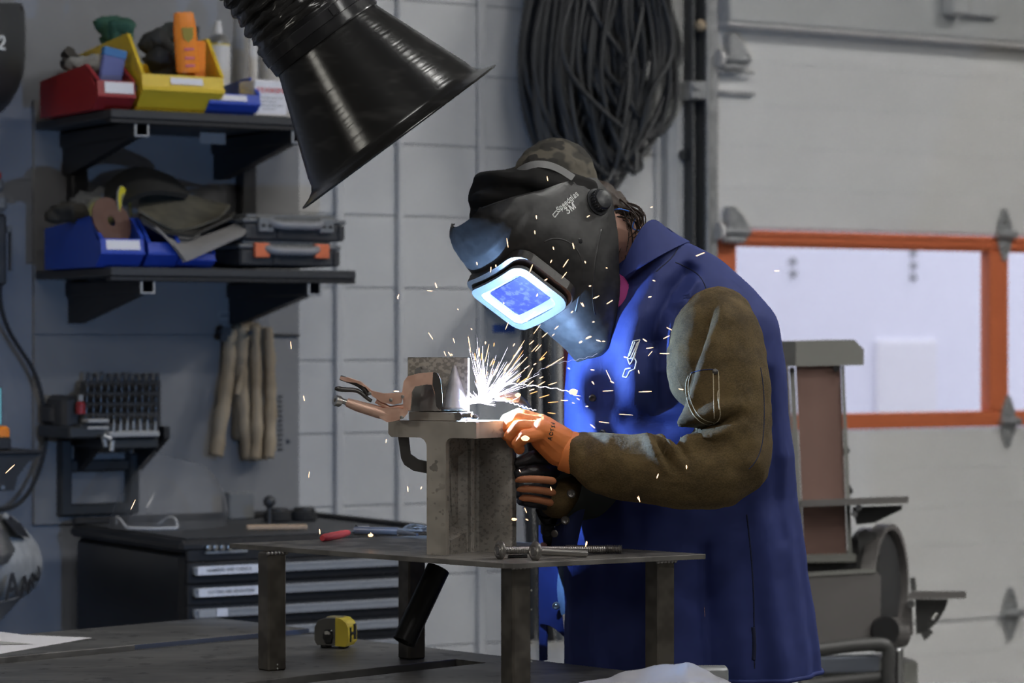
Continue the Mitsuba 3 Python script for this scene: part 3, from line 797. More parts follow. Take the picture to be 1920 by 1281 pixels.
# left edge -----------------------------------------------------------------
hk = thing('welding_helmet', 'black welding helmet hanging at the top left corner of the view', 'welding helmet')
def shell_profile(pts, d0, d1, cx, bulge, n=18):
    """half-round shell: outline (u, v) of its right edge from top to bottom, mirrored about u = cx"""
    rows = []
    for u, v in pts:
        a = []
        for g in np.linspace(-90, 90, n):
            uu = cx + (u - cx) * math.sin(math.radians(g))
            a.append(wpt(uu, v, d0 + (d1 - d0) * math.cos(math.radians(g)) * bulge(v)))
        rows.append(a)
    return np.array(rows)
pts = [(38, 6), (44, 24), (45, 70), (44, 110), (41, 140), (32, 165), (18, 190), (2, 208), (-15, 216)]
part(hk, 'shell', sheet(shell_profile(pts, .06, .30, -45, lambda v: 1 - .3 * abs(v - 110) / 110, 24), .004), M('old_helmet', (.024, .026, .027), .45), 60)
part(hk, 'brow', cat(*[rod(wpt(a[0], a[1], .12), wpt(b[0], b[1], .12), .006, 8) for a, b in (((-40, -6), (0, 22)), ((0, 22), (28, 26)), ((28, 26), (42, 14)))]), M('helmet_rim', (.012, .012, .012), .4), 40)
tx = meshkit.text_mesh('2', .034, .003, True)
part(hk, 'mark', mv(tx, WALL.M @ axes(WALL.hit(-6, 92, 1, -.275), unit((1, .45, 0)), (0, 0, 1), unit((.45, -1, 0)))), white_ink)
k = thing('torch_holder', 'grey and black wire feeder gun hanging at the left edge above its cable', 'tool')
part(k, 'head', cat(P1(-30, 17, 362, 398, .04, .16, .012), P1(-30, 10, 330, 362, .04, .13, .012)), grey_plastic)
part(k, 'body', cat(P1(-30, 14, 400, 536, .04, .12, .008)), charcoal)
part(k, 'lever', cat(P1(12, 24, 424, 436, .06, .09, .003), P1(20, 24, 436, 508, .06, .08, .002)), grey_plastic)
part(k, 'trigger', P1(-10, 4, 322, 336, .1, .14, .004), red_plastic)
k = thing('cable', 'thin black cable looping down the wall at the left edge', 'cable')
put(k, sweep(spline([wpt(*a) for a in ((2, 520, .07), (3, 580, .06), (28, 640, .05), (60, 690, .05), (82, 760, .05), (84, 840, .05), (70, 890, .06), (40, 940, .08), (0, 956, .1), (-40, 945, .1))], 90), .0058, 8), black_rubber, True)
k = thing('corner_shelf', 'small black corner shelf with curved brackets at the left edge', 'shelf')
part(k, 'board', P1(-60, 80, 846, 852, .0, .3, .002), black)
c0 = WALL.hit(0, 850, 1, -.25)
z = WZ(20, 852, .28)
xq = [WX(a, .28) for a in (-60, 80, 50, 30, 24, -60)]
zq = [z, z, WZ(0, 868, .28), WZ(0, 895, .28), WZ(0, 920, .28), WZ(0, 925, .28)]
part(k, 'bracket', mv(prism(list(zip(xq, zq)), -.29, -.27), WALL.M), black)
part(k, 'screw', mv(rod((WX(4, .29), -.29, WZ(4, 914, .29)), (WX(4, .29), -.296, WZ(4, 914, .29)), .005, 10), WALL.M), bright_steel)
k = thing('battery_tool', 'orange and black charger on the small corner shelf', 'charger')
part(k, 'case', P1(-40, 20, 800, 826, .05, .24, .008), orange_plastic)
part(k, 'foot', P1(-40, 22, 820, 846, .05, .25, .006), black)
k = thing('monitor', 'slim screen with a pale teal glow at the left edge', 'screen')
part(k, 'housing', P1(-90, 4, 725, 800, .1, .12, .003), black)
part(k, 'display', P1(-88, 2, 728, 797, .12, .121, 0), ink, emitter={'type': 'area', 'radiance': rgb((.10, .32, .40)), 'sampling_weight': .05})

hk = thing('welding_helmet', 'grey welding helmet with hand-drawn letters hanging above the table at the left edge', 'welding helmet')
pts = [(12, 966), (26, 974), (40, 988), (56, 1006), (68, 1024), (76, 1046), (78, 1064), (74, 1082), (66, 1098), (52, 1112), (36, 1122), (14, 1130), (-6, 1133)]
sg = shell_profile(pts, .10, .42, -40, lambda v: .55 + .45 * math.sin(math.pi * np.clip((v - 960) / 190, 0, 1)), 30)
helm2 = sheet(sg, .004)
part(hk, 'shell', helm2, M('helmet_grey', mottled((.30, .31, .32), (.38, .39, .40), 30), .4), 60)
part(hk, 'window', sheet(np.array([[wpt(a, b, c) for a, b, c in r] for r in ([(-40, 985, .40), (-5, 992, .39), (10, 1000, .375)], [(-40, 1030, .435), (5, 1040, .42), (27, 1032, .40)], [(-40, 1062, .44), (0, 1060, .425), (12, 1056, .41)])]), .004), M('helmet_window', (.05, .052, .055), .3), 60)
part(hk, 'crown_band', sheet(np.array([[wpt(a, b, c) for a, b, c in r] for r in ([(0, 964, .26), (14, 966, .25)], [(16, 985, .37), (40, 986, .27)], [(30, 1002, .385), (54, 1010, .27)])]), .003), black_gloss, 60)
part(hk, 'knob', mv(trimesh.creation.icosphere(2, .009), axes(wpt(10, 969, .3), *np.eye(3))), light_grey, True)
for ch, (u, v), sz, tw_ in (('A', (8, 1125), .058, 8), ('A', (36, 1119), .046, 22), ('R', (52, 1108), .040, 32), ('O', (64, 1092), .036, 42)):
    tx = meshkit.text_mesh(ch, sz, .003, True)
    o = wpt(u, v, .445 - .0032 * max(u, 0))
    ma = np.eye(4); ma[:3, :3] = WALL.R
    part(hk, 'letter', mv(mv(tx, np.diag([.75, 1, 1, 1])), trimesh.transformations.translation_matrix(o) @ ma @ axes((0, 0, 0), unit((math.cos(math.radians(tw_)), math.sin(math.radians(tw_)), .22)), (0, 0, 1), unit((math.sin(math.radians(tw_)), -math.cos(math.radians(tw_)), 0)))), ink)
part(hk, 'neck_flap', sheet(np.array([[wpt(a, b, c) for a, b, c in r] for r in ([(-40, 1120, .40), (0, 1128, .38), (40, 1118, .30)], [(-40, 1200, .36), (-8, 1170, .34), (10, 1150, .28)])]), .004), M('flap_grey', (.12, .123, .13), .6), 60)

# tool chest ----------------------------------------------------------------
CH = Fr(WALL.W([WX(340, .75), -.75, 0]), 31.94)
ch = thing('tool_chest', 'black rolling tool chest with long silver drawer handles behind the tables', 'tool chest')
hx = lambda u: CH.hit(u, 1050, 1, 0)[0]
hz = lambda u, v: CH.hit(u, v, 1, 0)[2]
W_ = hx(800)
ct = hz(340, 1014)
part(ch, 'carcass', mv(B(0, W_, .006, .64, .12, ct - .03, .012), CH.M), M('chest_black', (.009, .0095, .0105), .35))
part(ch, 'top', mv(B(-.008, W_ + .008, -.01, .66, ct - .03, ct, .010), CH.M), black)
part(ch, 'top_mat', mv(B(.02, W_ - .02, .02, .62, ct, ct + .004, .002), CH.M), charcoal)
part(ch, 'rear_rail', mv(cat(B(-.004, W_ + .004, .63, .66, ct, ct + .02, .006), B(W_ - .025, W_ + .006, 0, .66, ct, ct + .016, .005)), CH.M), black)
for q in range(4):
    for s in (0, 1):
        pass
zh = [hz(360, v) for v in (1070, 1111, 1150, 1190, 1229, 1268)]
zh = [zh[0] + (zh[0] - zh[1])] + zh
for q, z in enumerate(zh):
    a, b = z - (zh[1] - zh[2]) * .62, z + (zh[1] - zh[2]) * .36
    d = part(ch, 'drawer', mv(B(.012, W_ - .012, -.006, .01, a, b, .003), CH.M), black)
    if q:
        xh0, xh1 = hx(358), W_ - .03
        part(d, 'handle', mv(cat(B(xh0, xh1, -.020, -.004, z - .0095, z + .0095, .003), B(xh0, xh1, -.024, -.02, z - .011, z - .004, .001)), CH.M), M('handle_silver', (.36, .37, .39), .35, .5))
for q, (txt, u0, u1, v) in enumerate((('HAMMERS AND CHISELS', 362, 476, 1069), ('CUTTING AND MEASURING', 364, 482, 1109))):
    k = thing('drawer_label', f'white label strip with black capitals on the {("upper", "second")[q]} drawer handle', 'label')
    z = zh[1 + q]
    xa, xb = hx(u0), hx(u1)
    part(k, 'card', mv(B(xa, xb, -.0262, -.0245, z - .010, z + .0105, 0), CH.M), white_paper)
    tx = meshkit.text_mesh(txt, .008, .0006, True)
    tx.apply_scale([(xb - xa) * .74 / tx.bounds[1][0], 1, 1])
    part(k, 'lettering', mv(tx, CH.M @ axes((xa + (xb - xa) * .14, -.0262, z - .0035), (1, 0, 0), (0, 0, 1), (0, -1, 0))), ink)
for q, (u0, u1, w) in enumerate(((364, 396, 'grey'), (398, 418, 'white'))):
    k = thing('drawer_label', f'small {w} label on the lowest visible drawer handle', 'label')
    part(k, 'card', mv(B(hx(u0), hx(u1), -.0262, -.0245, zh[3] - .009, zh[3] + .010, 0), CH.M), light_grey if q == 0 else white_paper)
k = thing('socket_rail', 'short row of bright sockets along the top edge of the tool chest', 'sockets')
for q in range(4):
    o = CH.hit(388 + q * 13, 1027, 1, -.012)
    part(k, 'socket', mv(lathe([(0, 0), (.0065, 0), (.0065, .012), (0, .014)], 14), CH.M @ axes(o, (1, 0, 0), (0, 0, 1), (0, -1, 0))), bright_steel, 40)
part(k, 'rail', mv(B(hx(381), hx(460), -.014, -.004, hz(400, 1038), hz(400, 1033), .001), CH.M), galv)


def onchest(u, v, h=0.0):
    return CH.W(CH.hit(u, v, 2, ct + .004 + h))


k = thing('face_shield', 'clear curved plastic face shield lying on the tool chest', 'face shield')
rows = []
for t in np.linspace(0, 1, 16):
    r = []
    for s in np.linspace(-1, 1, 26):
        g = math.radians(100 * s)
        wv = .135 * (1 - .55 * t ** 2.2)
        r.append([.345 + wv * math.sin(g) * 1.15 + .04 * t, .33 - .12 * math.cos(g) * (1 - .5 * t) + .05, ct + .006 + .165 * t - .03 * t * s])
    rows.append(r)
c = CH.L(onchest(388, 1000))
g = np.array(rows)
g[..., 0] += c[0] - .345
part(k, 'visor', mv(grid(g), CH.M), 'mat_visor', True)
k = thing('safety_glasses', 'clear safety glasses on the corner of the tool chest', 'glasses')
lens = []
for q in (0, 1):
    a = CH.L(onchest(262 + q * 44, 992))
    s = np.array([[a + [.028 * x, .012 * x * x - .01 * q, .018 + .02 * y] for x in np.linspace(-1, 1, 9)] for y in np.linspace(-1, 1, 7)])
    part(k, 'lens', mv(grid(s), CH.M), 'mat_visor', True)
a, b = CH.L(onchest(238, 995)), CH.L(onchest(332, 995))
part(k, 'frame', mv(cat(sweep(spline([a + [0, 0, .006], (a + b) / 2 + [0, -.012, .005], b + [0, 0, .006]], 20), .0045, 8), sweep(spline([b + [0, 0, .006], b + [.01, .05, .03], b + [-.005, .10, .01]], 14), .0035, 8), sweep(spline([a + [0, 0, .006], a + [.0, .06, .03], a + [0.02, .11, .01]], 14), .0035, 8)), CH.M), white_plastic, True)
k = thing('wooden_stick', 'short flat wooden stick on top of the tool chest', 'stick')
p, q = onchest(462, 990, .006), onchest(576, 989, .006)
put(k, mv(RB(0, np.linalg.norm(q - p), -.012, .012, -.005, .007, .004), axes(p, unit(q - p), unit(np.cross((0, 0, 1), q - p)), (0, 0, 1))), wood, 30)
for q, (u, v, s, lb) in enumerate(((520, 972, 1.0, 'black cup brush lying behind the wooden stick, under the black ball knob'), (570, 970, .95, 'black cup brush at the rear right of the tool chest'))):
    k = thing('cup_brush', lb, 'brush')
    o = onchest(u, v + 6)
    part(k, 'cup', mv(lathe([(0, .0), (.030 * s, 0), (.033 * s, .02), (.028 * s, .034), (.012, .036), (0, .036)], 24), axes(o, (1, 0, 0), (0, 1, 0), (0, 0, 1))), black, 40)
    part(k, 'bristles', mv(lathe([(.028 * s, .030), (.036 * s, .022), (.037 * s, .004), (.03 * s, .001)], 24), axes(o, (1, 0, 0), (0, 1, 0), (0, 0, 1))), M('bristle', (.02, .02, .02), .9), 40)
k = thing('ball_knob', 'dark ball knob on a short stem behind the wooden stick', 'knob')
o = onchest(505, 985)
part(k, 'stem', rod(o, o + [0, 0, .05], .006, 10), dark_metal, 40)
part(k, 'ball', mv(trimesh.creation.icosphere(3, .016), axes(o + [0, 0, .06], *np.eye(3))), charcoal, True)
k = thing('box', 'grey box standing at the back of the tool chest', 'box')
o = CH.L(onchest(430, 975))
put(k, mv(B(o[0], o[0] + .075, o[1], o[1] + .05, ct + .004, ct + .075, .004), CH.M), grey_plastic)
# ================================================================ the big welding table and what lies on it
ZT = .75
BQ = (lambda c: (c[0], c[1], 0))(Fr((0, 0, 0), 0).hit(400, 1158, 2, ZT + .011))
TB = Fr(BQ, 44.2)                   # local x to the right and back, local -y towards the right front; origin at the far right corner
tb = thing('welding_table', 'large dark steel welding table of thick plates in the foreground', 'table')
ty = lambda u, v, z=ZT: TB.hit(u, v, 2, z)
e1 = ty(590, 1187)[1]               # front edge of the raised far plate
s1 = ty(854, 1236)                  # end of the slot
part(tb, 'plate', mv(B(-2.6, 0, e1, 0, ZT - .03, ZT + .011, .0015), TB.M), steel_table)
part(tb, 'plate', mv(B(-2.6, .0, s1[1] + .0, e1 - .010, ZT - .03, ZT, .0015), TB.M), steel_table)
sl = .09
part(tb, 'plate', mv(cat(B(-2.6, 0, -2.4, s1[1] - sl, ZT - .03, ZT, .0015), B(s1[0], .0, s1[1] - sl - .001, s1[1] + .001, ZT - .03, ZT, .0)), TB.M), steel_table)
part(tb, 'apron', mv(cat(B(-2.5, -.08, -.12, -.08, ZT - .13, ZT - .03, .004), B(-.12, -.08, -2.3, -.08, ZT - .13, ZT - .03, .004), B(-2.5, -.08, -2.3, -2.26, ZT - .13, ZT - .03, .004), B(-2.5, -.1, -1.2, -1.16, ZT - .12, ZT - .03, .004)), TB.M), tube_steel)
for x in (-2.45, -.15):
    for y in (-2.25, -.15):
        part(tb, 'leg', mv(B(x - .045, x + .045, y - .045, y + .045, 0, ZT - .03, .005), TB.M), tube_steel)
part(tb, 'blue_line', mv(B(-.47, -.0, e1 - .0006, e1 + .004, ZT + .001, ZT + .0105, 0), TB.M), M('blue_edge', (.06, .075, .12), .45), label='blue painted stretch of the raised plate edge')
zt_ = lambda u, v, h=0.0: Fr((0, 0, 0), 0).hit(u, v, 2, ZT + h)

k = thing('paper_sheet', 'white sheet of paper with a pencil sketch lying on the left of the welding table', 'paper')
cn = [zt_(-60, 1186, .0125), zt_(172, 1196, .0125), zt_(-5, 1227, .0125), zt_(-260, 1212, .0125)]
g = np.array([[cn[0] * (1 - s) * (1 - t) + cn[1] * s * (1 - t) + cn[2] * s * t + cn[3] * (1 - s) * t + [0, 0, .004 * max(0, math.sin(7 * s)) * (1 - t) * (s < .95)] for s in np.linspace(0, 1, 24)] for t in np.linspace(0, 1, 8)])
part(k, 'sheet', sheet(g[:, ::-1], .0006), white_paper, 50)
q0 = zt_(-10, 1206, .0138)
part(k, 'sketch', mv(cat(prism(Polygon([(math.cos(a) * .05 - .01, math.sin(a) * .032) for a in np.linspace(0, 6.28, 20)]), 0, .0004, 'xy'), prism([(.03, .02), (.085, .005), (.03, -.02)], 0, .0004, 'xy')), axes(q0, (.95, -.3, 0), (.3, .95, 0), (0, 0, 1))), M('sketch_grey', (.33, .33, .32), .8))

# tape measure ----------------------------------------------------------------
tm = thing('tape_measure', 'black and yellow tape measure on the welding table beside the table legs', 'tape measure')
TM = Fr(zt_(628, 1214), -18)
w, h, d = .046, .060, .058
px0 = -.043
side = [(-.030, .006), (-.036, .016), (-.036, .044), (-.028, .058), (-.010, .064), (.018, .064), (.030, .056), (.034, .044), (.034, .014), (.028, .006)]
def tprof(s=1.0): return [(x * s, z) for x, z in side]
part(tm, 'case', mv(hull(np.vstack([np.c_[np.array(side)[:, 0] * .97, np.full(len(side), y), (np.array(side)[:, 1] - .034) * .97 + .034] for y in (-.028, .022)] + [np.c_[np.array(side)[:, 0], np.full(len(side), y), np.array(side)[:, 1]] for y in (-.022, .018)])), TM.M @ trimesh.transformations.rotation_matrix(math.radians(0), (0, 0, 1))), grey_plastic if False else M('tape_grey', (.075, .073, .066), .5), 40)
part(tm, 'yellow_shell', mv(hull(np.vstack([np.c_[np.array([(.012, .006), (.012, .0645), (.024, .063), (.036, .054), (.0405, .044), (.0405, .014), (.034, .005)])[:, 0], np.full(7, y), np.array([(.012, .006), (.012, .0645), (.024, .063), (.036, .054), (.0405, .044), (.0405, .014), (.034, .005)])[:, 1]] for y in (-.0285, .0225)])), TM.M), tape_yellow, 40, label='yellow right end of the case')
part(tm, 'front_slot', mv(cat(B(-.012, .006, -.032, -.026, .010, .040, .003), rod((-.004, -.0325, .026), (-.004, -.027, .026), .011, 16)), TM.M), black_gloss)
part(tm, 'hook', mv(prism([(-.010, .030), (.002, .030), (.002, .034), (-.004, .038), (-.010, .036)], -.0345, -.0325), TM.M), bright_steel)
part(tm, 'end_grip', mv(cat(B(.0395, .0425, -.018, -.012, .014, .044, .001), B(.0395, .0425, .004, .016, .018, .05, .001), B(.0395, .0425, -.012, .004, .028, .034, .001)), TM.M), black)
part(tm, 'top_label', mv(rot(B(-.012, .016, -.018, .012, .0643, .0650, 0), 0, (0, 1, 0)), TM.M), M('tape_label', mottled((.20, .19, .15), (.36, .30, .10), 120), .5))
part(tm, 'foot', mv(cat(B(-.026, -.010, -.018, .012, 0, .008, .002), B(.014, .028, -.018, .012, 0, .008, .002)), TM.M), black)

# ================================================================ the small fixture table standing on it
ZP = ZT + .24
ft = thing('fixture_table', 'small square-legged steel table standing on the welding table', 'table')
hp = lambda u, v, z=ZP: Fr((0, 0, 0), 0).hit(u, v, 2, z)
A, N_, R_ = hp(430, 1019), hp(951, 1057), hp(1323, 1039)
Q4 = A + R_ - N_
poly = [A, N_ + .012 * unit(A - N_), N_ + .012 * unit(R_ - N_), R_, Q4]
c = np.mean(poly, 0)
tk = .0095
ins = lambda p, s: c + (p - c) * s
plate = hull(np.vstack([[ins(p, .9985) for p in poly], [p - [0, 0, .0012] for p in poly], [p - [0, 0, tk - .0012] for p in poly], [ins(p, .9985) - [0, 0, tk] for p in poly]]))
part(ft, 'top_plate', plate, mill_scale)
FT = Fr((0, 0, 0), math.degrees(math.atan2(*(R_ - N_)[[1, 0]])))
def leg(u, v, z0=ZT):
    o = Fr((0, 0, 0), 0).hit(u, v, 2, ZP - tk)
    return o
legs = {}
for nm, u, Y in (('left', 510, 5.405), ('front', 967, 5.075), ('right', 1237, 5.21), ('back', 772, 5.60)):
    o = PX(u, 640, Y)
    fr_ = Fr((o[0], o[1], 0), 36.0)
    legs[nm] = fr_
    w = .0205
    tubem = cut(B(-w, w, -w, w, ZT + .0002, ZP - tk, .003), B(-w + .003, w - .003, -w + .003, w - .003, ZT - 1, ZP + 1, 0))
    lg = part(ft, 'leg', mv(tubem, fr_.M), tube_steel)
    wd = [mv(trimesh.creation.icosphere(1, .0045), axes((x * w, y * w, ZP - tk - .002), *np.eye(3))) for x in np.linspace(-1, 1, 6) for y in (-1,)]
    part(lg, 'weld_bead', mv(cat(wd), fr_.M), bolt_steel, True)
    if nm in ('front', 'left'):
        rr = random.Random(4)
        tk_ = [mv(trimesh.creation.icosphere(1, rr.uniform(.002, .0042)), axes((w * (.99 if nm == 'front' else -.0) , -w * 1.0, ZT + zz), *np.eye(3))) for zz in ((.185, .15, .09, .06, .055) if nm == 'front' else (.004, .012))]
        part(lg, 'weld_spatter', mv(cat(tk_), fr_.M), bright_steel, True)
part(ft, 'tube_holder', cut(rod(PX(822, 1066, 5.5), PX(757, 1204, 5.45), .0235, 24), rod(PX(741, 1238, 5.44), PX(785, 1145, 5.47), .019, 20)), M('tube_black', (.014, .014, .014), .4, .4), 40, label='slanted black tube welded beside the back leg')

# ---------------------------------------------------------------- cast block
o = hp(800, 1040)
CB = Fr((o[0], o[1], 0), -28.0)     # origin at the foot of the stem, left front corner; y runs to the right rear
cb = thing('cast_block', 'heavy grey cast iron T-shaped block standing on the fixture table', 'cast iron block')
zt1, zt0, zb0 = CB.hit(812, 790, 1, 0)[2], CB.hit(812, 821, 1, 0)[2], ZP
sx1, fx0, fx1, DP = .041, CB.hit(728, 800, 1, 0)[0], CB.hit(893, 800, 1, 0)[0], .127
r = .018
def arc(cx_, cz_, r_, a0, a1, n=7): return [(cx_ + r_ * math.cos(math.radians(a)), cz_ + r_ * math.sin(math.radians(a))) for a in np.linspace(a0, a1, n)]
tpoly = [(fx0 + .003, zt1), (fx1 - .002, zt1), (fx1, zt1 - .002), (fx1, zt0)] + arc(sx1 + r * .7, zt0 - r * .7, r * .7, 90, 180) + [(sx1, zb0), (0, zb0)] + arc(-r, zt0 - r, r, 0, 90) + [(fx0 + .006, zt0), (fx0, zt0 + .006), (fx0, zt1 - .003)]
part(cb, 'front_face', mv(prism(tpoly, 0, .012), CB.M), cast)
part(cb, 'flange', mv(hull([(x, y, z) for z in (zt0, zt1) for x, y in ((fx0, .0121), (fx1, .0121), (fx1 + .017, DP), (fx0, DP))]), CB.M), cast)
# web with a sunk pocket on its right side, a half-round rib and the rear plate
wp = [(0, .0121), (sx1, .0121), (sx1, .016), (sx1 - .018, .026), (sx1 - .018, .080), (sx1 - .002, .089)] + [(sx1 + .003 + .007 * math.sin(a), .097 - .008 * math.cos(a)) for a in np.linspace(.2, 2.9, 7)] + [(sx1 + .004, .105), (sx1 + .012, .108), (fx1 + .013, .108), (fx1 + .017, .111), (fx1 + .017, DP), (0, DP)]
part(cb, 'web', mv(prism(wp, zb0, zt0, 'xy'), CB.M), cast_rough)
zc = lambda v: ZC - (v - 640.5) / FPX * 5.23
pf, pb_ = .018, .087
part(cb, 'pocket_floor', mv(hull([(sx1 - .02, pf, zb0), (sx1, pf, zb0), (sx1 - .003, pb_, zb0), (sx1 - .02, pb_, zb0), (sx1 - .02, pf + .004, zc(990)), (sx1 - .02, pb_, zc(984)), (sx1, pf, zc(1012)), (sx1 - .003, pb_, zc(1000))]), CB.M), cast_rough)
part(cb, 'pocket_head', mv(hull([(sx1 - .02, pf, zt0), (sx1, pf, zt0), (sx1 - .002, pb_, zt0), (sx1 - .02, pb_, zt0), (sx1 - .02, pf + .004, zc(862)), (sx1 - .02, pb_, zc(860)), (sx1, pf, zc(845)), (sx1 - .002, pb_, zc(845))]), CB.M), cast_rough)
part(cb, 'pocket_rib', mv(hull([(sx1 - .02, .022, zc(858)), (sx1 - .004, .022, zc(854)), (sx1 - .02, .044, zc(862)), (sx1 - .010, .034, zc(880)), (sx1 - .02, .062, zc(986)), (sx1 - .02, .074, zc(986)), (sx1 - .013, .066, zc(980))]), CB.M), cast_rough)

# ---------------------------------------------------------------- workpiece and clamp on the block
wk = thing('workpiece', 'rough steel plate with a base strip and gusset being welded on the block', 'steel workpiece')
def lb(u, v, y): return CB.hit(u, v, 1, y)
a, b = lb(764, 670, .058), lb(877, 670, .058)
part(wk, 'upright_plate', mv(B(a[0], b[0], .058, .067, zt1 + .016, a[2], .001), CB.M), plate_rough)
a, b = lb(766, 782, .006), lb(857, 782, .006)
part(wk, 'base_strip', mv(B(a[0], b[0], .006, .069, zt1 + .0005, lb(812, 773, .006)[2], .001), CB.M), cast)
zs_ = lb(812, 772, .006)[2]
ap, gl_, gr2 = lb(851, 685, .055), lb(829, 771, .05), lb(879, 771, .05)
rows_ = []
for t in np.linspace(0, 1, 12):
    w_ = .003 + .024 * t ** .9
    cxm = ap[0] * (1 - t) + (gl_[0] + gr2[0]) / 2 * t
    dpt = .004 + .036 * t ** 1.2
    rows_.append([(cxm + w_ * math.cos(g), .057 - dpt * math.sin(g) ** 1.0, ap[2] + (zs_ + .001 - ap[2]) * t) for g in np.linspace(math.pi, 0, 22)])
rows_ = np.array(rows_)
gs = np.concatenate([np.stack([rows_[0, :, 0], np.full(22, .0572), rows_[0, :, 2]], -1)[None], rows_, np.stack([rows_[-1, :, 0], np.full(22, .0572), rows_[-1, :, 2]], -1)[None]])
part(wk, 'gusset', mv(grid(gs), CB.M), M('gusset_steel', mottled((.30, .285, .265), (.40, .38, .36), 40), .38, .3), True)
part(wk, 'clamped_block', mv(cat(hull([lb(786, 771, y) for y in (.012, .05)] + [lb(828, 771, y) for y in (.012, .05)] + [lb(791, 724, y) for y in (.016, .05)] + [lb(806, 716, y) for y in (.016, .05)] + [lb(822, 730, y) for y in (.016, .05)]),
                                 hull([lb(u, v, y) for u, v in ((778, 692), (788, 688), (797, 772), (771, 772)) for y in (.04, .056)])), CB.M), M('dark_block', (.20, .195, .185), .4, .2), 30)
part(wk, 'tack_rod', mv(cat(rod(lb(861, 780, .004), lb(884, 779, .008), .0045, 12), rod(lb(859, 781, -.001), lb(864, 780, .008), .008, 16)), CB.M), bolt_steel, 40)
part(wk, 'weld_nugget', puff(mv(trimesh.creation.icosphere(2, .006), axes(CB.W(lb(890, 782, .03)), (1.3, 0, 0), (0, 1, 0), (0, 0, .8))), .003, 200, 2), dark_metal, True)

cl = thing('locking_clamp', 'copper-coloured locking C-clamp holding the workpiece to the block', 'clamp')
Yc = 5.185
def pk2(pts, y0, y1): return hull(np.vstack([[PX(u, v, y) for u, v in pts] for y in (y0, y1)]))
def plate2(pts, y0, y1, rnd=1.2):
    """flat part cut to an outline given in pixels at depth y0"""
    pl = Polygon(pts).buffer(-rnd).buffer(2 * rnd).buffer(-rnd)
    s = y0 / FPX
    P = Polygon([((u - 960) * s, ZC - (v - 640.5) * s) for u, v in pl.exterior.coords], [[((u - 960) * s, ZC - (v - 640.5) * s) for u, v in i.coords] for i in pl.interiors])
    return prism(P, y0, y1)
part(cl, 'upper_jaw', plate2([(757, 770), (754, 735), (757, 715), (764, 706), (785, 700), (812, 698), (824, 706), (829, 740), (830, 762), (822, 769), (815, 740), (810, 722), (800, 721), (778, 725), (772, 735), (771, 752), (769, 770)], Yc, Yc + .016), copper, 30)
part(cl, 'jaw_tip', plate2([(812, 698), (820, 700), (826, 712), (829, 740), (830, 762), (824, 769), (818, 762), (815, 735), (811, 722)], Yc - .002, Yc + .018), dark_metal, 30, label='dark worn jaw tip')
part(cl, 'upper_handle', plate2([(756, 736), (752, 756), (738, 759), (716, 755), (698, 743), (686, 727), (668, 718), (648, 716), (637, 711), (638, 706), (652, 708), (676, 716), (697, 733), (718, 738), (745, 737)], Yc - .006, Yc + .02), copper, 30)
part(cl, 'release_lever', cat(sweep(spline([PX(634, 729, Yc), PX(650, 731, Yc), PX(672, 734, Yc), PX(690, 748, Yc), PX(697, 752, Yc)], 20), np.linspace(.005, .0035, 20), 10), mv(trimesh.creation.icosphere(2, .006), axes(PX(635, 729, Yc), (1.3, 0, 0), (0, 1, 0), (0, 0, .8))), sweep(spline([PX(638, 708, Yc + .005), PX(655, 714, Yc + .005), PX(676, 724, Yc + .005), PX(690, 742, Yc + .005)], 16), .005, 10)), dark_metal, 40)
part(cl, 'lower_handle', cat(sweep(spline([PX(650, 754, Yc + .006), PX(672, 762, Yc + .006), PX(700, 770, Yc + .006), PX(728, 778, Yc + .006), PX(750, 781, Yc + .006)], 24), np.interp(np.linspace(0, 1, 24), [0, .2, .6, 1], [.008, .0105, .012, .008]), 14),
                             plate2([(706, 766), (740, 764), (763, 768), (765, 774), (757, 784), (740, 790), (726, 792), (712, 784)], Yc - .004, Yc + .014)), copper, 40)
part(cl, 'adjusting_screw', cat(rod(PX(637, 751, Yc + .006), PX(656, 756, Yc + .006), .0052, 14), mv(lathe([(.004, -.006), (.0095, -.006), (.0105, -.004), (.0105, .004), (.0095, .006), (.004, .006), (.004, -.006)], 24), along(PX(633, 752, Yc + .004), PX(650, 756, Yc + .014)))), bright_steel, 40)
part(cl, 'lower_jaw', plate2([(746, 818), (752, 860), (758, 872), (775, 883), (806, 889), (806, 867), (784, 862), (770, 852), (766, 818)], Yc + .065, Yc + .083), dark_metal, 30)
for u, v in ((755, 744), (733, 750), (753, 783), (693, 738)):
    part(cl, 'rivet', mv(lathe([(0, -.002), (.003, -.0015), (.0035, .001), (0.0035, .003), (0, .003)], 14), axes(PX(u, v, Yc - .008), (1, 0, 0), (0, 0, 1), (0, 1, 0))), bright_steel, 40)
part(cl, 'brace', cat(rod(PX(705, 752, Yc + .004), PX(735, 768, Yc + .004), .0045, 10), rod(PX(757, 762, Yc + .004), PX(727, 766, Yc + .004), .004, 10)), copper, 40)

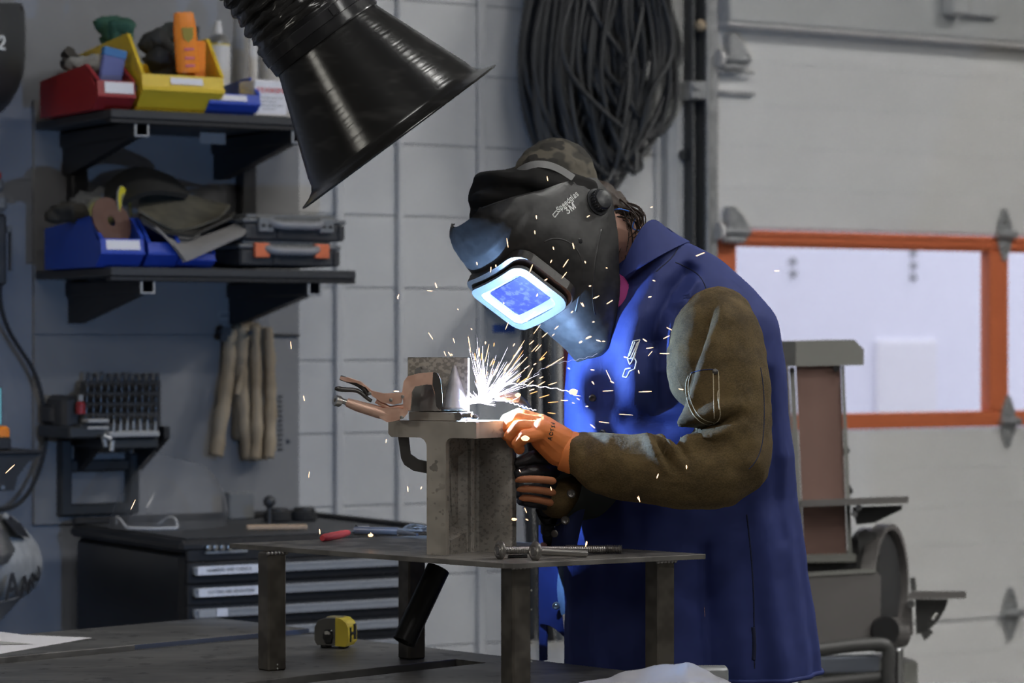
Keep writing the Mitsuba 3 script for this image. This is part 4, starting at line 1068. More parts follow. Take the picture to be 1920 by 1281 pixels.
# ---------------------------------------------------------------- carriage bolts and small things on the fixture table
def thread(p, q, r, turns):
    p, q = np.asarray(p, float), np.asarray(q, float)
    n = turns * 6
    t = np.linspace(0, 1, n)
    return sweep([p + (q - p) * x for x in t], r * (1 - .10 * (1 + np.cos(np.arange(n) * 2 * np.pi / 6))), 14)
def bolt(label, uh, vh, rh, tilt, us, vs, ue, ve, Yh, Ye, plain):
    k = thing('carriage_bolt', label, 'bolt')
    p, q = PX(uh, vh, Yh), PX(ue, ve, Ye)
    ax = unit(q - p)
    m = along(p, q)
    part(k, 'head', mv(lathe([(0, -.006), (rh * .35, -.0065), (rh * .5, -.0045), (rh * .62, -.0055), (rh * .85, -.004), (rh, -.001), (rh, .001), (rh * .9, .003), (rh * .4, .0035), (0, .0035)], 36), m), bolt_steel, 40)
    L = np.linalg.norm(q - p)
    r = .0072
    if plain:
        part(k, 'shank', rod(p + ax * .003, p + ax * L, r, 20), bolt_steel, 40)
    else:
        part(k, 'thread', thread(p + ax * .003, p + ax * L, r, 46), bolt_steel, 40)
    return k
bolt('carriage bolt with a threaded shank lying at the back of the pair', 938, 1032, .0178, 0, 0, 0, 1133, 1030, 5.095, 5.215, False)
bolt('carriage bolt with a plain bright shank lying in front of the pair', 1004, 1034, .0180, 0, 0, 0, 1098, 1038, 5.065, 5.135, True)
k = thing('threaded_stud', 'threaded steel stud at the right end of the bolts', 'stud')
p, q = PX(1060, 1028, 5.235), PX(1166, 1030, 5.225)
put(k, cat(thread(p, p + (q - p) * .7, .0068, 22), thread(p + (q - p) * .7, q, .0082, 10)), bolt_steel, 40)
k = thing('steel_pin', 'small dark steel pin in front of the carriage bolts', 'pin')
o1, o2 = hp(953, 1047), hp(988, 1046)
put(k, rod(o1 + [0, 0, .003], o2 + [0, 0, .003], .003, 10), black, 40)
k = thing('wire_hook', 'bent dark wire hook beside the foot of the cast block', 'hook')
put(k, sweep(spline([hp(u, v) + [0, 0, .003] for u, v in ((900, 1030), (915, 1026), (932, 1028), (925, 1034), (908, 1033))], 30), .0024, 8), black, True)
k = thing('eraser_stub', 'small pinkish stub behind the bolts', 'stub')
put(k, mv(RB(-.006, .006, -.005, .005, 0, .009, .002), axes(hp(1020, 1026), *np.eye(3))), M('pink', (.5, .25, .25), .6))
pl = thing('welding_pliers', 'welding pliers with a red grip lying at the back of the fixture table', 'pliers')
s = lambda u, v, h: hp(u, v) + [0, 0, h]
part(pl, 'grip', sweep(spline([s(604, 1016, .007), s(625, 1012, .007), s(652, 1007, .008)], 16), np.interp(np.linspace(0, 1, 16), [0, .1, .7, 1], [.0055, .0085, .0085, .0065]), 12), M('grip_red', (.55, .05, .06), .4), 40, label='red plastic grip')
part(pl, 'arm', cat(rod(s(652, 1007, .008), s(676, 1002, .009), .0065, 12), rod(s(668, 1002, .012), s(690, 1001, .012), .0075, 12)), dark_metal, 40)
part(pl, 'body', cat(rod(s(664, 1005, .010), s(746, 1006, .010), .0088, 16)), M('body_grey', (.22, .21, .22), .3, .7), 40)
part(pl, 'jaw', cat(rod(s(744, 1006, .010), s(782, 1010, .008), .0055, 12, .003), rod(s(746, 1004, .011), s(792, 1005, .010), .0045, 12, .002)), bare_steel, 40)
rr = random.Random(5)
wires = [sweep(spline([s(752 + rr.uniform(0, 10), 1004, .012), s(772, 1003 + rr.uniform(-2, 2), .012 + rr.uniform(0, .010)), s(796 + rr.uniform(-6, 8), 1004, .006 + rr.uniform(0, .014))], 8), .0006, 5) for _ in range(26)]
wb_ = thing('wire_bundle', 'loose bundle of thin bright wires at the tip of the pliers', 'wire')
put(wb_, cat(wires), bright_steel, True)
labels[wb_]['kind'] = 'stuff'

# ---------------------------------------------------------------- right front corner: plastic film and a steel foot
k = thing('plastic_bag', 'crumpled translucent plastic bag at the front edge of the welding table', 'plastic bag')
g = np.zeros((26, 40, 3))
for i, t in enumerate(np.linspace(0, 1, 26)):
    for j, q in enumerate(np.linspace(0, 1, 40)):
        u = 1085 + 290 * q
        prof = np.interp(q, [0, .12, .3, .5, .62, .7, .78, .9, 1], [1284, 1277, 1262, 1250, 1247, 1240, 1252, 1272, 1288])
        Y = 5.02 - .22 * t
        top = ZC - (prof - 640.5) / FPX * 4.95
        z = ZT + .002 + max(0, top - ZT) * (math.sin(math.pi * min(1, .12 + .95 * t)) ** .6)
        g[i, j] = [(u - 960) / FPX * Y, Y, z]
nz = meshkit.fbm(g.reshape(-1, 3) * [26, 26, 40], 3, 4).reshape(26, 40) - .5
g[..., 2] += nz * .012
g[..., 2] = np.maximum(g[..., 2], ZT + .002)
put(k, sheet(g[::-1], .0004), 'mat_film', 40)
k = thing('steel_block', 'grey rounded steel block behind the plastic bag', 'steel block')
put(k, mv(RB(-.03, .03, -.02, .02, 0, .032, .008), axes(zt_(1335, 1281), *np.eye(3))), galv, 40)
# ================================================================ cable coil, hoses and tape on the light wall
kc = thing('hook_bracket', 'black steel arm that carries the hanging cables, above the frame', 'hook')
o = WALL.hit(1105, -120, 1, -.02)
part(kc, 'arm', mv(cat(rod((o[0] - .12, -.0, o[2] + .05), (o[0] - .12, -.24, o[2] + .07), .016, 12), rod((o[0] + .12, 0, o[2] + .05), (o[0] + .12, -.24, o[2] + .07), .016, 12), B(o[0] - .16, o[0] + .16, -.012, 0, o[2], o[2] + .12, .003)), WALL.M), black, 40)
rr = random.Random(11)
coils = [('welding cable', 'thick black welding cable in wide loops at the left of the coil', 985, 1150, 290, 350, 20, .0095, .085), ('welding cable', 'black welding cable in the middle of the hanging coil', 1010, 1200, 280, 390, 20, .0092, .13),
         ('welding cable', 'black welding cable looped at the right of the hanging coil', 1085, 1262, 190, 320, 16, .0088, .17), ('air hose', 'thin dark hose looped in front of the hanging coil', 1060, 1250, 230, 385, 9, .0075, .22)]
for q, (nm, lb, ua, ub, v0, v1, n, r, d) in enumerate(coils):
    k = thing(nm.replace(' ', '_'), lb, 'cable')
    pts = []
    for i in range(n):
        # one loop: up the left side, over the hook, down the right side, along the bottom
        wl = rr.uniform(0, .55) if i > 1 else rr.uniform(0, .06)
        wr = rr.uniform(0, .55) if i > 1 else rr.uniform(0, .06)
        ul, ur = ua - 12 + (ub - ua) * wl * .8, ub + 6 - (ub - ua) * wr * .8
        vb = rr.uniform(v0, v1)
        um = (ul + ur) / 2
        dd = d + rr.uniform(-.045, .045)
        tp = -100 + rr.uniform(-10, 10)
        pts += [(um + rr.uniform(-.1, .1) * (ur - ul), vb, dd), (ul + .18 * (ur - ul), vb - 70, dd), (ul, 110 + rr.uniform(-25, 40), dd), (ul + .22 * (um - ul), -20, dd), (um - 30, tp, dd), (um + 30, tp, dd), (ur - .2 * (ur - um), -20, dd), (ur, 110 + rr.uniform(-25, 40), dd), (ur - .16 * (ur - ul), vb - 70, dd)]
    put(k, sweep(spline([wpt(*p) for p in pts], n * 48), r, 8), cable_mat, True)
for q, (u0, v0, u1, v1) in enumerate(((1118, 30, 1190, 140), (1205, 10, 1150, 260))):
    k = thing('cable_end', ('dark cable end crossing the coil from the upper left', 'dark cable end crossing the coil from the upper right')[q], 'cable')
    put(k, sweep(spline([wpt(u0, v0 - 120, .2), wpt(u0, v0, .22), wpt((u0 + u1) / 2, (v0 + v1) / 2, .23), wpt(u1, v1, .21)], 24), .0075, 8), cable_mat, True)
k = thing('tape_strip', 'small strip of blue tape on the light block wall beside the welding helmet', 'tape')
put(k, P1(925, 966, 609, 624, .0, .003, .0), blue_tape)
hs = (('black', 985, 30, .014, black_rubber), ('black', 1003, 30, .010, black_rubber), ('dark red', 1062, 60, .010, M('red_hose', (.12, .016, .02), .5)), ('grey', 1040, 40, .012, grey_plastic), ('dark red', 1078, 60, .008, 'mat_red_hose'), ('black', 1022, 45, .013, black_rubber))
for q, (cn_, u, dv, r, mt) in enumerate(hs):
    k = thing('gas_hose', f'{cn_} hose hanging behind the welder, {("leftmost", "second", "fourth", "third", "rightmost", "between the grey and black ones")[q]} of the bundle', 'hose')
    put(k, sweep(spline([wpt(u + 6, 560, .12), wpt(u, 640, .14 + .01 * q), wpt(u - 3 + q, 760, .14), wpt(u + 4, 900 + dv, .12), wpt(u + 10, 1200, .1)], 50), r, 10), mt, True)
hb = thing('hose_bracket', 'dark bracket on the wall that carries the hoses behind the welder', 'hook')
put(hb, P1(970, 1092, 545, 575, .0, .2, .006), black)

# ================================================================ belt and disc sander at the right
SD = Fr((lambda c: (c[0], c[1], 0))(PX(1590, 640, 7.15)), 14.0)
S1 = lambda u0, u1, v0, v1, d0, d1, c=.004: pb(SD, u0, u1, v0, v1, d0, d1, c)
sdx = lambda u, d=0.: SD.hit(u, 640, 1, -d)[0]
sdz = lambda v, u=1600, d=0.: SD.hit(u, v, 1, -d)[2]
sd = thing('belt_disc_sander', 'grey combined belt and disc sander on a stand in front of the garage door', 'sander')
cap = hull(np.vstack([np.c_[[sdx(1462), sdx(1588), sdx(1588), sdx(1570), sdx(1462)], np.full(5, y), [sdz(686), sdz(684), sdz(655), sdz(637), sdz(640)]] for y in (-.12, .06)]))
part(sd, 'top_cover', mv(cap, SD.M), machine_light)
part(sd, 'belt', hull(np.vstack([[SD.W(SD.hit(u, v, 1, -.10)) for u, v in ((1492, 684), (1576, 684), (1588, 1040), (1508, 1040))], [SD.W(SD.hit(u, v, 1, -.06)) for u, v in ((1492, 684), (1576, 684), (1588, 1040), (1508, 1040))]])), belt_abrasive)
def sq(pts, d0, d1): return hull(np.vstack([[SD.W(SD.hit(u, v, 1, -d)) for u, v in pts] for d in (d0, d1)]))
part(sd, 'left_frame', sq([(1462, 686), (1478, 686), (1500, 1060), (1474, 1060)], .0, .11), machine)
part(sd, 'left_strip', sq([(1480, 690), (1490, 690), (1507, 1040), (1497, 1040)], .02, .105), machine_light)
part(sd, 'right_frame', sq([(1577, 686), (1583, 686), (1598, 1045), (1590, 1045)], .0, .11), machine_light)
part(sd, 'lower_bar', S1(1500, 1606, 1040, 1056, .02, .12), machine_light)
part(sd, 'knob', cat(*[rod(SD.W(SD.hit(u, v, 1, -.05)), SD.W(SD.hit(u + 8, v + 3, 1, -.05)), .014, 10, .004) for u, v in ((1584, 844), (1590, 920))]), black, 40)
for u, v in ((1485, 694), (1472, 728), (1568, 692)):
    part(sd, 'bolt', rod(SD.W(SD.hit(u, v, 1, -.11)), SD.W(SD.hit(u, v, 1, -.12)), .008, 10), black, 40)
bt_ = part(sd, 'belt_table', cat(sq([(1502, 938), (1703, 931), (1703, 943), (1502, 951)], .0, .20)), machine)
part(bt_, 'bracket', sq([(1598, 951), (1692, 948), (1690, 956), (1640, 980), (1606, 984)], .10, .14), black)
part(bt_, 'bolt', cat(*[rod(SD.W(SD.hit(u, v, 1, -.14)), SD.W(SD.hit(u, v, 1, -.155)), .008, 10) for u, v in ((1602, 964), (1610, 952))]), bright_steel, 40)
part(sd, 'motor_shelf', S1(1500, 1632, 1056, 1076, .0, .08), black)
body = [(1500, 1078), (1640, 1068), (1652, 1080), (1650, 1196), (1640, 1206), (1500, 1216)]
part(sd, 'housing', sq(body, -.1, .14), machine)
part(sd, 'housing_edge', sq([(1500, 1074), (1640, 1066), (1642, 1074), (1500, 1082)], .0, .145), machine_light)
# disc guard: a half drum whose axis runs to the right
gc = SD.hit(1652, 1100, 1, -.0)
drum = lathe([(.02, 0), (.150, 0), (.155, .006), (.155, .05), (.147, .056), (.02, .056)], 40)
ga = math.radians(-38)
gx, gy = np.array((math.cos(ga), math.sin(ga), 0)), np.array((-math.sin(ga), math.cos(ga), 0))
g0 = axes(np.array((gc[0], .02, gc[2] - .005)) - gx * .05, (0, 0, 1), -gy, gx)
part(sd, 'disc_guard', mv(mv(drum, g0), SD.M), machine_dark, 40)
part(sd, 'guard_rim', mv(mv(lathe([(.152, .05), (.166, .05), (.166, .085), (.152, .085), (.152, .05)], 44), g0), SD.M), machine, 40)
part(sd, 'sanding_disc', mv(mv(lathe([(0, .06), (.14, .06), (.14, .07), (0, .07)], 40), g0), SD.M), charcoal, 40)
part(sd, 'rear_cover', sq([(1608, 1000), (1622, 992), (1640, 1000), (1650, 1030), (1650, 1082), (1612, 1082)], .02, .07), machine_dark)
dt_ = part(sd, 'disc_table', cat(sq([(1708, 1109), (1811, 1109), (1811, 1122), (1700, 1124)], -.02, .17)), machine)
part(dt_, 'trunnion', sq([(1716, 1124), (1778, 1124), (1772, 1142), (1758, 1166), (1738, 1184), (1718, 1190)], .08, .10), machine_dark)
part(dt_, 'slot', rod(SD.W(SD.hit(1746, 1163, 1, -.101)), SD.W(SD.hit(1757, 1149, 1, -.101)), .006, 8), bright_steel, 40)
part(dt_, 'lock_handle', sq([(1726, 1188), (1734, 1202), (1750, 1186), (1744, 1180)], .10, .13), machine_dark)
part(dt_, 'fence', sq([(1706, 1084), (1716, 1083), (1718, 1108), (1708, 1108)], .05, .09), machine_dark)
part(sd, 'motor', mv(mv(lathe([(0, -.05), (.036, -.045), (.038, -.04), (.038, .045), (.034, .055), (0, .056)], 28), axes((SD.hit(1660, 1178, 1, -.1)[0], -.1, sdz(1180)), (0, 0, 1), (0, -1, 0), (1, 0, 0))), SD.M), machine, 40)
part(sd, 'dust_port', mv(rod((sdx(1656, .14), -.16, sdz(1182, 1656, .14)), (sdx(1656, .14), -.08, sdz(1182, 1656, .14)), .036, 24), SD.M), black, 40)
part(sd, 'bolt', rod(SD.W(SD.hit(1708, 1133, 1, -.10)), SD.W(SD.hit(1708, 1133, 1, -.115)), .010, 10), bright_steel, 40)
part(sd, 'side_block', sq([(1690, 1130), (1710, 1130), (1712, 1190), (1690, 1200)], .0, .10), machine)
stand = thing('sander_stand', 'dark tubular stand with a chrome cylinder under the sander', 'stand')
part(stand, 'tube', cat(sweep(spline([SD.W(SD.hit(u, v, 1, -.22)) for u, v in ((1440, 1228), (1540, 1218), (1640, 1208), (1662, 1212), (1666, 1240), (1666, 1300), (1666, 1500))], 60), .017, 14)), machine_dark, True)
part(stand, 'tube', cat(rod(SD.W(SD.hit(1500, 1286, 1, -.2)), SD.W(SD.hit(1660, 1268, 1, -.2)), .016, 14)), machine_dark, 40)
part(stand, 'cylinder', cat(rod(SD.W(SD.hit(1684, 1222, 1, -.18)), SD.W(SD.hit(1684, 1400, 1, -.18)), .0135, 20), mv(trimesh.creation.icosphere(2, .0135), axes(SD.W(SD.hit(1684, 1222, 1, -.18)), *np.eye(3)))), chrome, 40)
part(stand, 'column', mv(B(sdx(1520), sdx(1700), -.08, .1, .04, sdz(1236), .006), SD.M), machine_light)
part(stand, 'base_plate', mv(B(sdx(1440), sdx(1720), -.3, .25, 0, .04, .006), SD.M), machine_dark)
lt = thing('steel_sheet', 'pale steel sheet lying on the stand behind the blue jacket hem', 'steel sheet')
put(lt, cat(S1(1525, 1650, 1232, 1262, .09, .13, .003)), M('sheet_blue', (.27, .30, .36), .35, .4))

# ================================================================ fume hood
YH = 5.2
HA = unit((-.597, 0.0, .802))
HX = unit((.802, 0, .597))
fh = thing('fume_hood', 'black conical fume extraction hood on a corrugated hose above the welder', 'fume extractor')
hc = PX(749, 258, YH)
HM = axes(hc, HX, (0, 1, 0), HA)
tilt = trimesh.transformations.rotation_matrix(math.radians(5.0), HX, hc)
HM = tilt @ HM
prof = [(.2245, .000), (.2255, .0015), (.2245, .003), (.204, .010), (.193, .017), (.187, .026), (.1835, .040), (.114, .222), (.1135, .236)]
inner = [(r_ - .003, z_ - .001) for r_, z_ in prof[::-1]]
part(fh, 'cone', mv(lathe(prof + inner, 96), HM), hood_mat, 35)
part(fh, 'collar', mv(lathe([(.1135, .226), (.1165, .226), (.1175, .23), (.1175, .275), (.1165, .279), (.113, .279), (.113, .226)], 72), HM), black_gloss, 35)
part(fh, 'clamp_band', mv(cat(lathe([(.1175, .247), (.1195, .248), (.1195, .268), (.1175, .269)], 72), *[mv(B(-.008, .008, -.1225, -.115, .249, .267, .001), trimesh.transformations.rotation_matrix(a, (0, 0, 1))) for a in (.35,)]), HM), M('band', (.02, .02, .022), .18), 35)
# corrugated hose: rings along a path that bends up and to the left
o = HM[:3, 3] + HM[:3, 2] * .272
pth = spline([o, o + HM[:3, 2] * .12, o + HM[:3, 2] * .26 + [-.01, .0, .012], o + HM[:3, 2] * .48 + [-.02, .03, .06], o + [-.36, .10, .78], o + [-.42, .2, 1.3], o + [-.42, .25, 2.2]], 620)
s_ = np.r_[0, np.cumsum(np.linalg.norm(np.diff(pth, axis=0), axis=1))]
ph = (s_ / .0215) % 1
rad = .1125 + .0085 * np.where(ph < .25, np.sin(ph / .25 * np.pi / 2), np.cos((ph - .25) / .75 * np.pi / 2)) - .004
hz_ = sweep(pth, rad, 72)
dv = meshkit.fbm(np.asarray(hz_.vertices) * [55, 55, 55], 3, 7) - .5
hz_.vertices = hz_.vertices + hz_.vertex_normals * (dv * .013)[:, None]
part(fh, 'hose', hz_, hose_mat, 30)
part(fh, 'ceiling_mount', cat(rod(pth[-1], [pth[-1][0], pth[-1][1], CEIL], .12, 24)), galv, 40)
# ================================================================ the welder
pe = thing('person', 'person in blue welding jacket, brown leather sleeves and black helmet, bending over the bright arc', 'person')
P = PX
# head frame: origin at the centre of the lens, x to the wearer's right, y forward, z up
H0 = P(974, 557, 5.31)
hU = unit((-.748, -.344, .567))
hL = unit(np.array((.575, -.76, .298)) - np.dot((.575, -.76, .298), hU) * hU)
hF = np.cross(hL, hU)
HD = axes(H0, -hL * 1.02, hF * 1.02, hU * 1.02)
def hd(x, y, z): return (HD @ np.array([x, y, z, 1.0]))[:3]
headc = hd(0, -.20, .0)
neck0, neck1 = P(1190, 500, 5.52), P(1160, 440, 5.47)
shL, shR = P(1345, 610, 5.33), P(1200, 560, 5.72)
elL, wrL = P(1385, 880, 5.20), P(1070, 848, 5.24)
elR, wrR = P(1180, 860, 5.62), P(1090, 905, 5.43)
chest, belly, hip = P(1275, 640, 5.53), P(1275, 900, 5.56), P(1280, 1120, 5.58)
hipL, hipR = P(1350, 1130, 5.55), P(1205, 1130, 5.66)
knL, knR = np.array([hipL[0] + .0, hipL[1], .50]), np.array([hipR[0] - .03, hipR[1] + .03, .50])
anL, anR = np.array([hipL[0] + .03, hipL[1] + .04, .10]), np.array([hipR[0], hipR[1] + .06, .10])
body = bones([[(headc, .098), (hd(0, -.15, .0), .078)], [(headc, .09), (neck1, .055), (neck0, .06), (chest, .13)], [(hd(0, -.12, -.02), .06), (hd(0, -.115, -.075), .042)], [(hd(0, -.085, .01), .016), (hd(0, -.072, -.018), .013)],
              [(hd(-.088, -.19, .0), .022), (hd(-.092, -.19, .02), .018)], [(hd(.088, -.19, .0), .022), (hd(.092, -.19, .02), .018)],
              [(chest, .14), (belly, .135), (hip, .14)], [(shL, .045), (shR, .045)], [(chest, .12), (shL, .045)], [(chest, .12), (shR, .045)], [(shL, .045), (elL + [0, .05, -.01], .028), (wrL + [0, .01, 0], .02)], [(shR, .045), (elR, .045), (wrR, .03)],
              [(hip, .13), (hipL, .09), (knL, .06), (anL, .04)], [(hip, .13), (hipR, .09), (knR, .06), (anR, .04)]], .014, 8)
part(pe, 'body', body, skin, True)
# jacket: rings between the silhouette's edges
lv = np.array([(452, 1196, 1280), (466, 1180, 1312), (480, 1166, 1340), (500, 1150, 1366), (520, 1135, 1388), (560, 1108, 1424), (600, 1088, 1450), (650, 1070, 1461), (700, 1062, 1466), (760, 1058, 1470), (820, 1058, 1478), (900, 1060, 1488), (1000, 1058, 1503), (1100, 1056, 1516), (1200, 1056, 1530), (1256, 1056, 1536)], float)
dep = np.interp(lv[:, 0], [452, 480, 520, 600, 700, 900, 1100, 1256], [.06, .095, .15, .25, .275, .24, .215, .215])
ycen = np.interp(lv[:, 0], [452, 520, 600, 760, 900, 1256], [5.48, 5.51, 5.56, 5.59, 5.61, 5.645])
vv = np.r_[np.linspace(452, 520, 26), np.linspace(524, 1256, 150)]
from scipy.interpolate import PchipInterpolator as PC
ul, ur, de, yc_ = (PC(lv[:, 0], a)(vv) for a in (lv[:, 1], lv[:, 2], dep, ycen))
nph = 200
ph = np.arange(nph) * 2 * np.pi / nph          # 0 = image right, 90 deg = towards the camera
FOLDS = [([(1240, 490), (1200, 570), (1180, 640), (1186, 720), (1182, 752)], .022, 30), ([(1292, 512), (1262, 550), (1238, 600), (1222, 640)], -.036, 15), ([(1304, 530), (1272, 580), (1254, 640), (1246, 690)], .020, 9), ([(1236, 640), (1232, 700), (1240, 760)], -.026, 9),
         ([(1160, 560), (1128, 640), (1122, 760)], -.024, 22), ([(1180, 775), (1250, 790)], -.02, 18), ([(1300, 960), (1250, 1100), (1240, 1250)], .02, 30), ([(1200, 960), (1180, 1100), (1190, 1250)], -.02, 26), ([(1440, 700), (1450, 850), (1470, 1000)], -.012, 12), ([(1320, 1020), (1330, 1250)], -.014, 16)]
rows = []
for v, a, b, d, y in zip(vv, ul, ur, de, yc_):
    uc, hw = (a + b) / 2, (b - a) / 2
    cphi, sphi = np.cos(ph), np.sin(ph)
    e = .86 - .28 * np.clip((v - 520) / 60, 0, 1) * np.clip((930 - v) / 80, 0, 1)
    X = np.sign(cphi) * np.abs(cphi) ** e
    Yn = np.sign(sphi) * np.abs(sphi) ** e
    # hanging folds: long vertical waves that grow towards the hem
    k = np.clip((v - 760) / 500, 0, 1)
    fold = .016 * k * np.sin(7 * ph + 1.5 + .5 * np.sin(3 * ph)) + .007 * k * np.sin(17 * ph + v * .004)
    # folds that run from the shoulder down across the chest (distances measured on the front of the chest)
    U = 960 + (uc + hw * X - 960) * y / (y - d * Yn)
    w = np.clip((np.sin(ph) - .1) / .4, 0, 1)
    for line, amp, wd in FOLDS:
        a = np.array(line, float)
        best = np.full(nph, 1e9)
        for p0, p1 in zip(a, a[1:]):
            dd = p1 - p0
            t = np.clip(((U - p0[0]) * dd[0] + (v - p0[1]) * dd[1]) / (dd @ dd), 0, 1)
            best = np.minimum(best, np.hypot(U - p0[0] - t * dd[0], v - p0[1] - t * dd[1]))
        fold = fold + w * amp * np.exp(-(best / wd) ** 2)
    Yw = y - (d + fold) * Yn
    hw2 = hw + fold * 700 * np.abs(X) * .35
    Uw = uc + hw2 * X
    rows.append(np.stack([(Uw - 960) / FPX * y, Yw, np.full(nph, ZC - (v - 640.5) / FPX * y)], -1))
rows = np.array(rows)
# open the front below the chest: a placket edge on the left of the picture
jk = grid(rows, True)
jk = trimesh.Trimesh(jk.vertices, jk.faces, process=False)
if jk.vertex_normals[nph // 4 + 80 * nph][1] > 0: jk.invert()
jk = puff(jk, .004, 13, 31)
jacket = part(pe, 'jacket', jk, denim, True)
JT = jk


def on(mesh, u, v, lift=0.0):
    """the point of a mesh seen at (or nearest to) a pixel, and the mesh's normal there"""
    for r in (0, 3, 6, 10, 15, 22, 30):
        for a in np.linspace(0, 6.28, 13)[:1 if r == 0 else 12]:
            d = unit(P(u + r * math.cos(a), v + r * math.sin(a), 1.0) - [0, 0, ZC])
            loc, ray, tri = mesh.ray.intersects_location([[0, 0, ZC]], [d])
            if len(loc):
                i = np.argmin(np.linalg.norm(loc - [0, 0, ZC], axis=1))
                n = mesh.face_normals[tri[i]]
                n = n if n @ d < 0 else -n
                return loc[i] + n * lift, n
    raise ValueError(f'no surface near {u}, {v}')


def lineon(mesh, pts, r, lift=0.0, n=40, sides=6):
    q = spline(np.array([(*p, 0.) for p in pts]), n)[:, :2]
    return sweep([on(mesh, u, v, lift)[0] for u, v in q], r, sides)


part(jacket, 'hem', sweep(np.vstack([rows[-1]]), .005, 6, closed=True), denim, True)
part(jacket, 'side_seam', lineon(JT, [(1400, 965), (1408, 1040), (1413, 1120), (1414, 1200), (1415, 1254)], .0016, -.0004), seam_mat, True)
part(jacket, 'pocket_slit', lineon(JT, [(1412, 1176), (1414, 1200), (1413, 1238)], .0045, -.001), seam_mat, True)
part(jacket, 'yoke_seam', lineon(JT, [(1266, 492), (1278, 497), (1290, 503), (1305, 512), (1318, 528), (1326, 548)], .0013, -.0002), seam_mat, True)
part(jacket, 'shoulder_seam', lineon(JT, [(1272, 462), (1262, 480), (1246, 496), (1230, 510)], .0013, -.0002), seam_mat, True)
# collar: a stand-up band round the neck
cu = [(1170, 520, 5.36), (1200, 500, 5.33), (1240, 478, 5.35), (1284, 456, 5.42), (1292, 452, 5.50), (1262, 452, 5.56), (1215, 468, 5.56), (1170, 500, 5.50)]
ct_ = [(1166, 500, 5.37), (1186, 456, 5.36), (1222, 412, 5.385), (1250, 428, 5.43), (1262, 436, 5.50), (1240, 424, 5.55), (1205, 428, 5.55), (1170, 470, 5.50)]
g = np.stack([spline([P(*a) for a in cu], 60), spline([(P(*a) * .45 + P(*b) * .55) for a, b in zip(cu, ct_)], 60), spline([P(*a) for a in ct_], 60)])
from scipy.ndimage import zoom as nzoom
g = np.stack([nzoom(g[..., q], (4, 1), order=2) for q in range(3)], -1)
part(jacket, 'collar', sheet(g, .004), denim, 60)
# collar front lapel down to the chest
cf = [[(1170, 500, 5.345), (1205, 520, 5.30), (1262, 492, 5.30)], [(1150, 560, 5.37), (1180, 570, 5.325), (1225, 545, 5.315)], [(1130, 600, 5.40), (1150, 610, 5.37), (1170, 612, 5.36)]]
# buttons (snaps)
for u, v in ((1111, 746), (1131, 812)):
    o, n = on(JT, u, v, .001)
    part(jacket, 'snap', mv(lathe([(0, 0), (.0075, 0), (.0075, .0015), (.005, .0028), (.0035, .002), (0, .002)], 20), along(o, o + n)), dark_metal, 40)
# emblem: an outlined mark in white stitching on the chest
def stroke(pts, r=.0014): return cat(*[lineon(JT, [a, ((a[0] + b[0]) / 2, (a[1] + b[1]) / 2), b], r, .0006, 6) for a, b in zip(pts, pts[1:])])
em = [stroke([(1199, 637), (1187, 640), (1177, 673), (1181, 684), (1185, 678), (1199, 637)]), stroke([(1195, 642), (1183, 672)]), stroke([(1190, 642), (1180, 668)]), stroke([(1177, 673), (1189, 671), (1193, 678), (1190, 692), (1181, 696), (1175, 708), (1168, 706), (1173, 692), (1183, 690)]),
      stroke([(1192, 660), (1188, 674)])]
part(jacket, 'emblem', cat(*em), white_ink, True, label='white outlined emblem stitched on the chest')
# front flap under the table: the jacket's loose front edge with its lining and snap
fl = np.array([[P(*p) for p in r] for r in ([(1018, 985, 5.74), (1040, 990, 5.70), (1068, 985, 5.68)], [(1014, 1070, 5.75), (1040, 1075, 5.70), (1062, 1070, 5.68)], [(1013, 1130, 5.76), (1040, 1135, 5.71), (1054, 1135, 5.69)], [(1013, 1170, 5.77), (1036, 1175, 5.72), (1060, 1195, 5.69)])])
g = np.stack([nzoom(fl[..., q], (6, 8), order=2) for q in range(3)], -1)
fp = sheet(g, .003)
part(jacket, 'front_flap', fp, denim, 60)
part(jacket, 'lining', sheet(np.stack([nzoom(np.array([[P(*p) for p in r] for r in ([(1050, 1060, 5.675), (1062, 1060, 5.665), (1068, 1064, 5.68)], [(1046, 1110, 5.675), (1058, 1105, 5.665), (1066, 1112, 5.68)], [(1054, 1154, 5.675), (1066, 1150, 5.665), (1080, 1158, 5.68)])])[..., q], (6, 6), order=2) for q in range(3)], -1), .002), M('lining', (.14, .20, .30), .8), 60)
for u, v in ((1043, 1136), (1058, 1077)):
    o = P(u, v, 5.675)
    part(jacket, 'snap', mv(lathe([(0, 0), (.008, 0), (.008, .002), (.0055, .004), (.004, .003), (.0025, .004), (0, .004)], 20), along(o, o + [-.25, -1, .05])), bright_steel, 40)
tr_ = np.array([[P(*p) for p in r] for r in ([(1013, 985, 5.77), (1025, 985, 5.75)], [(1013, 1100, 5.78), (1027, 1100, 5.76)], [(1013, 1240, 5.78), (1027, 1238, 5.77)])])
part(jacket, 'edge_strip', sheet(np.stack([nzoom(tr_[..., q], (6, 5), order=1) for q in range(3)], -1), .004), denim, 60)

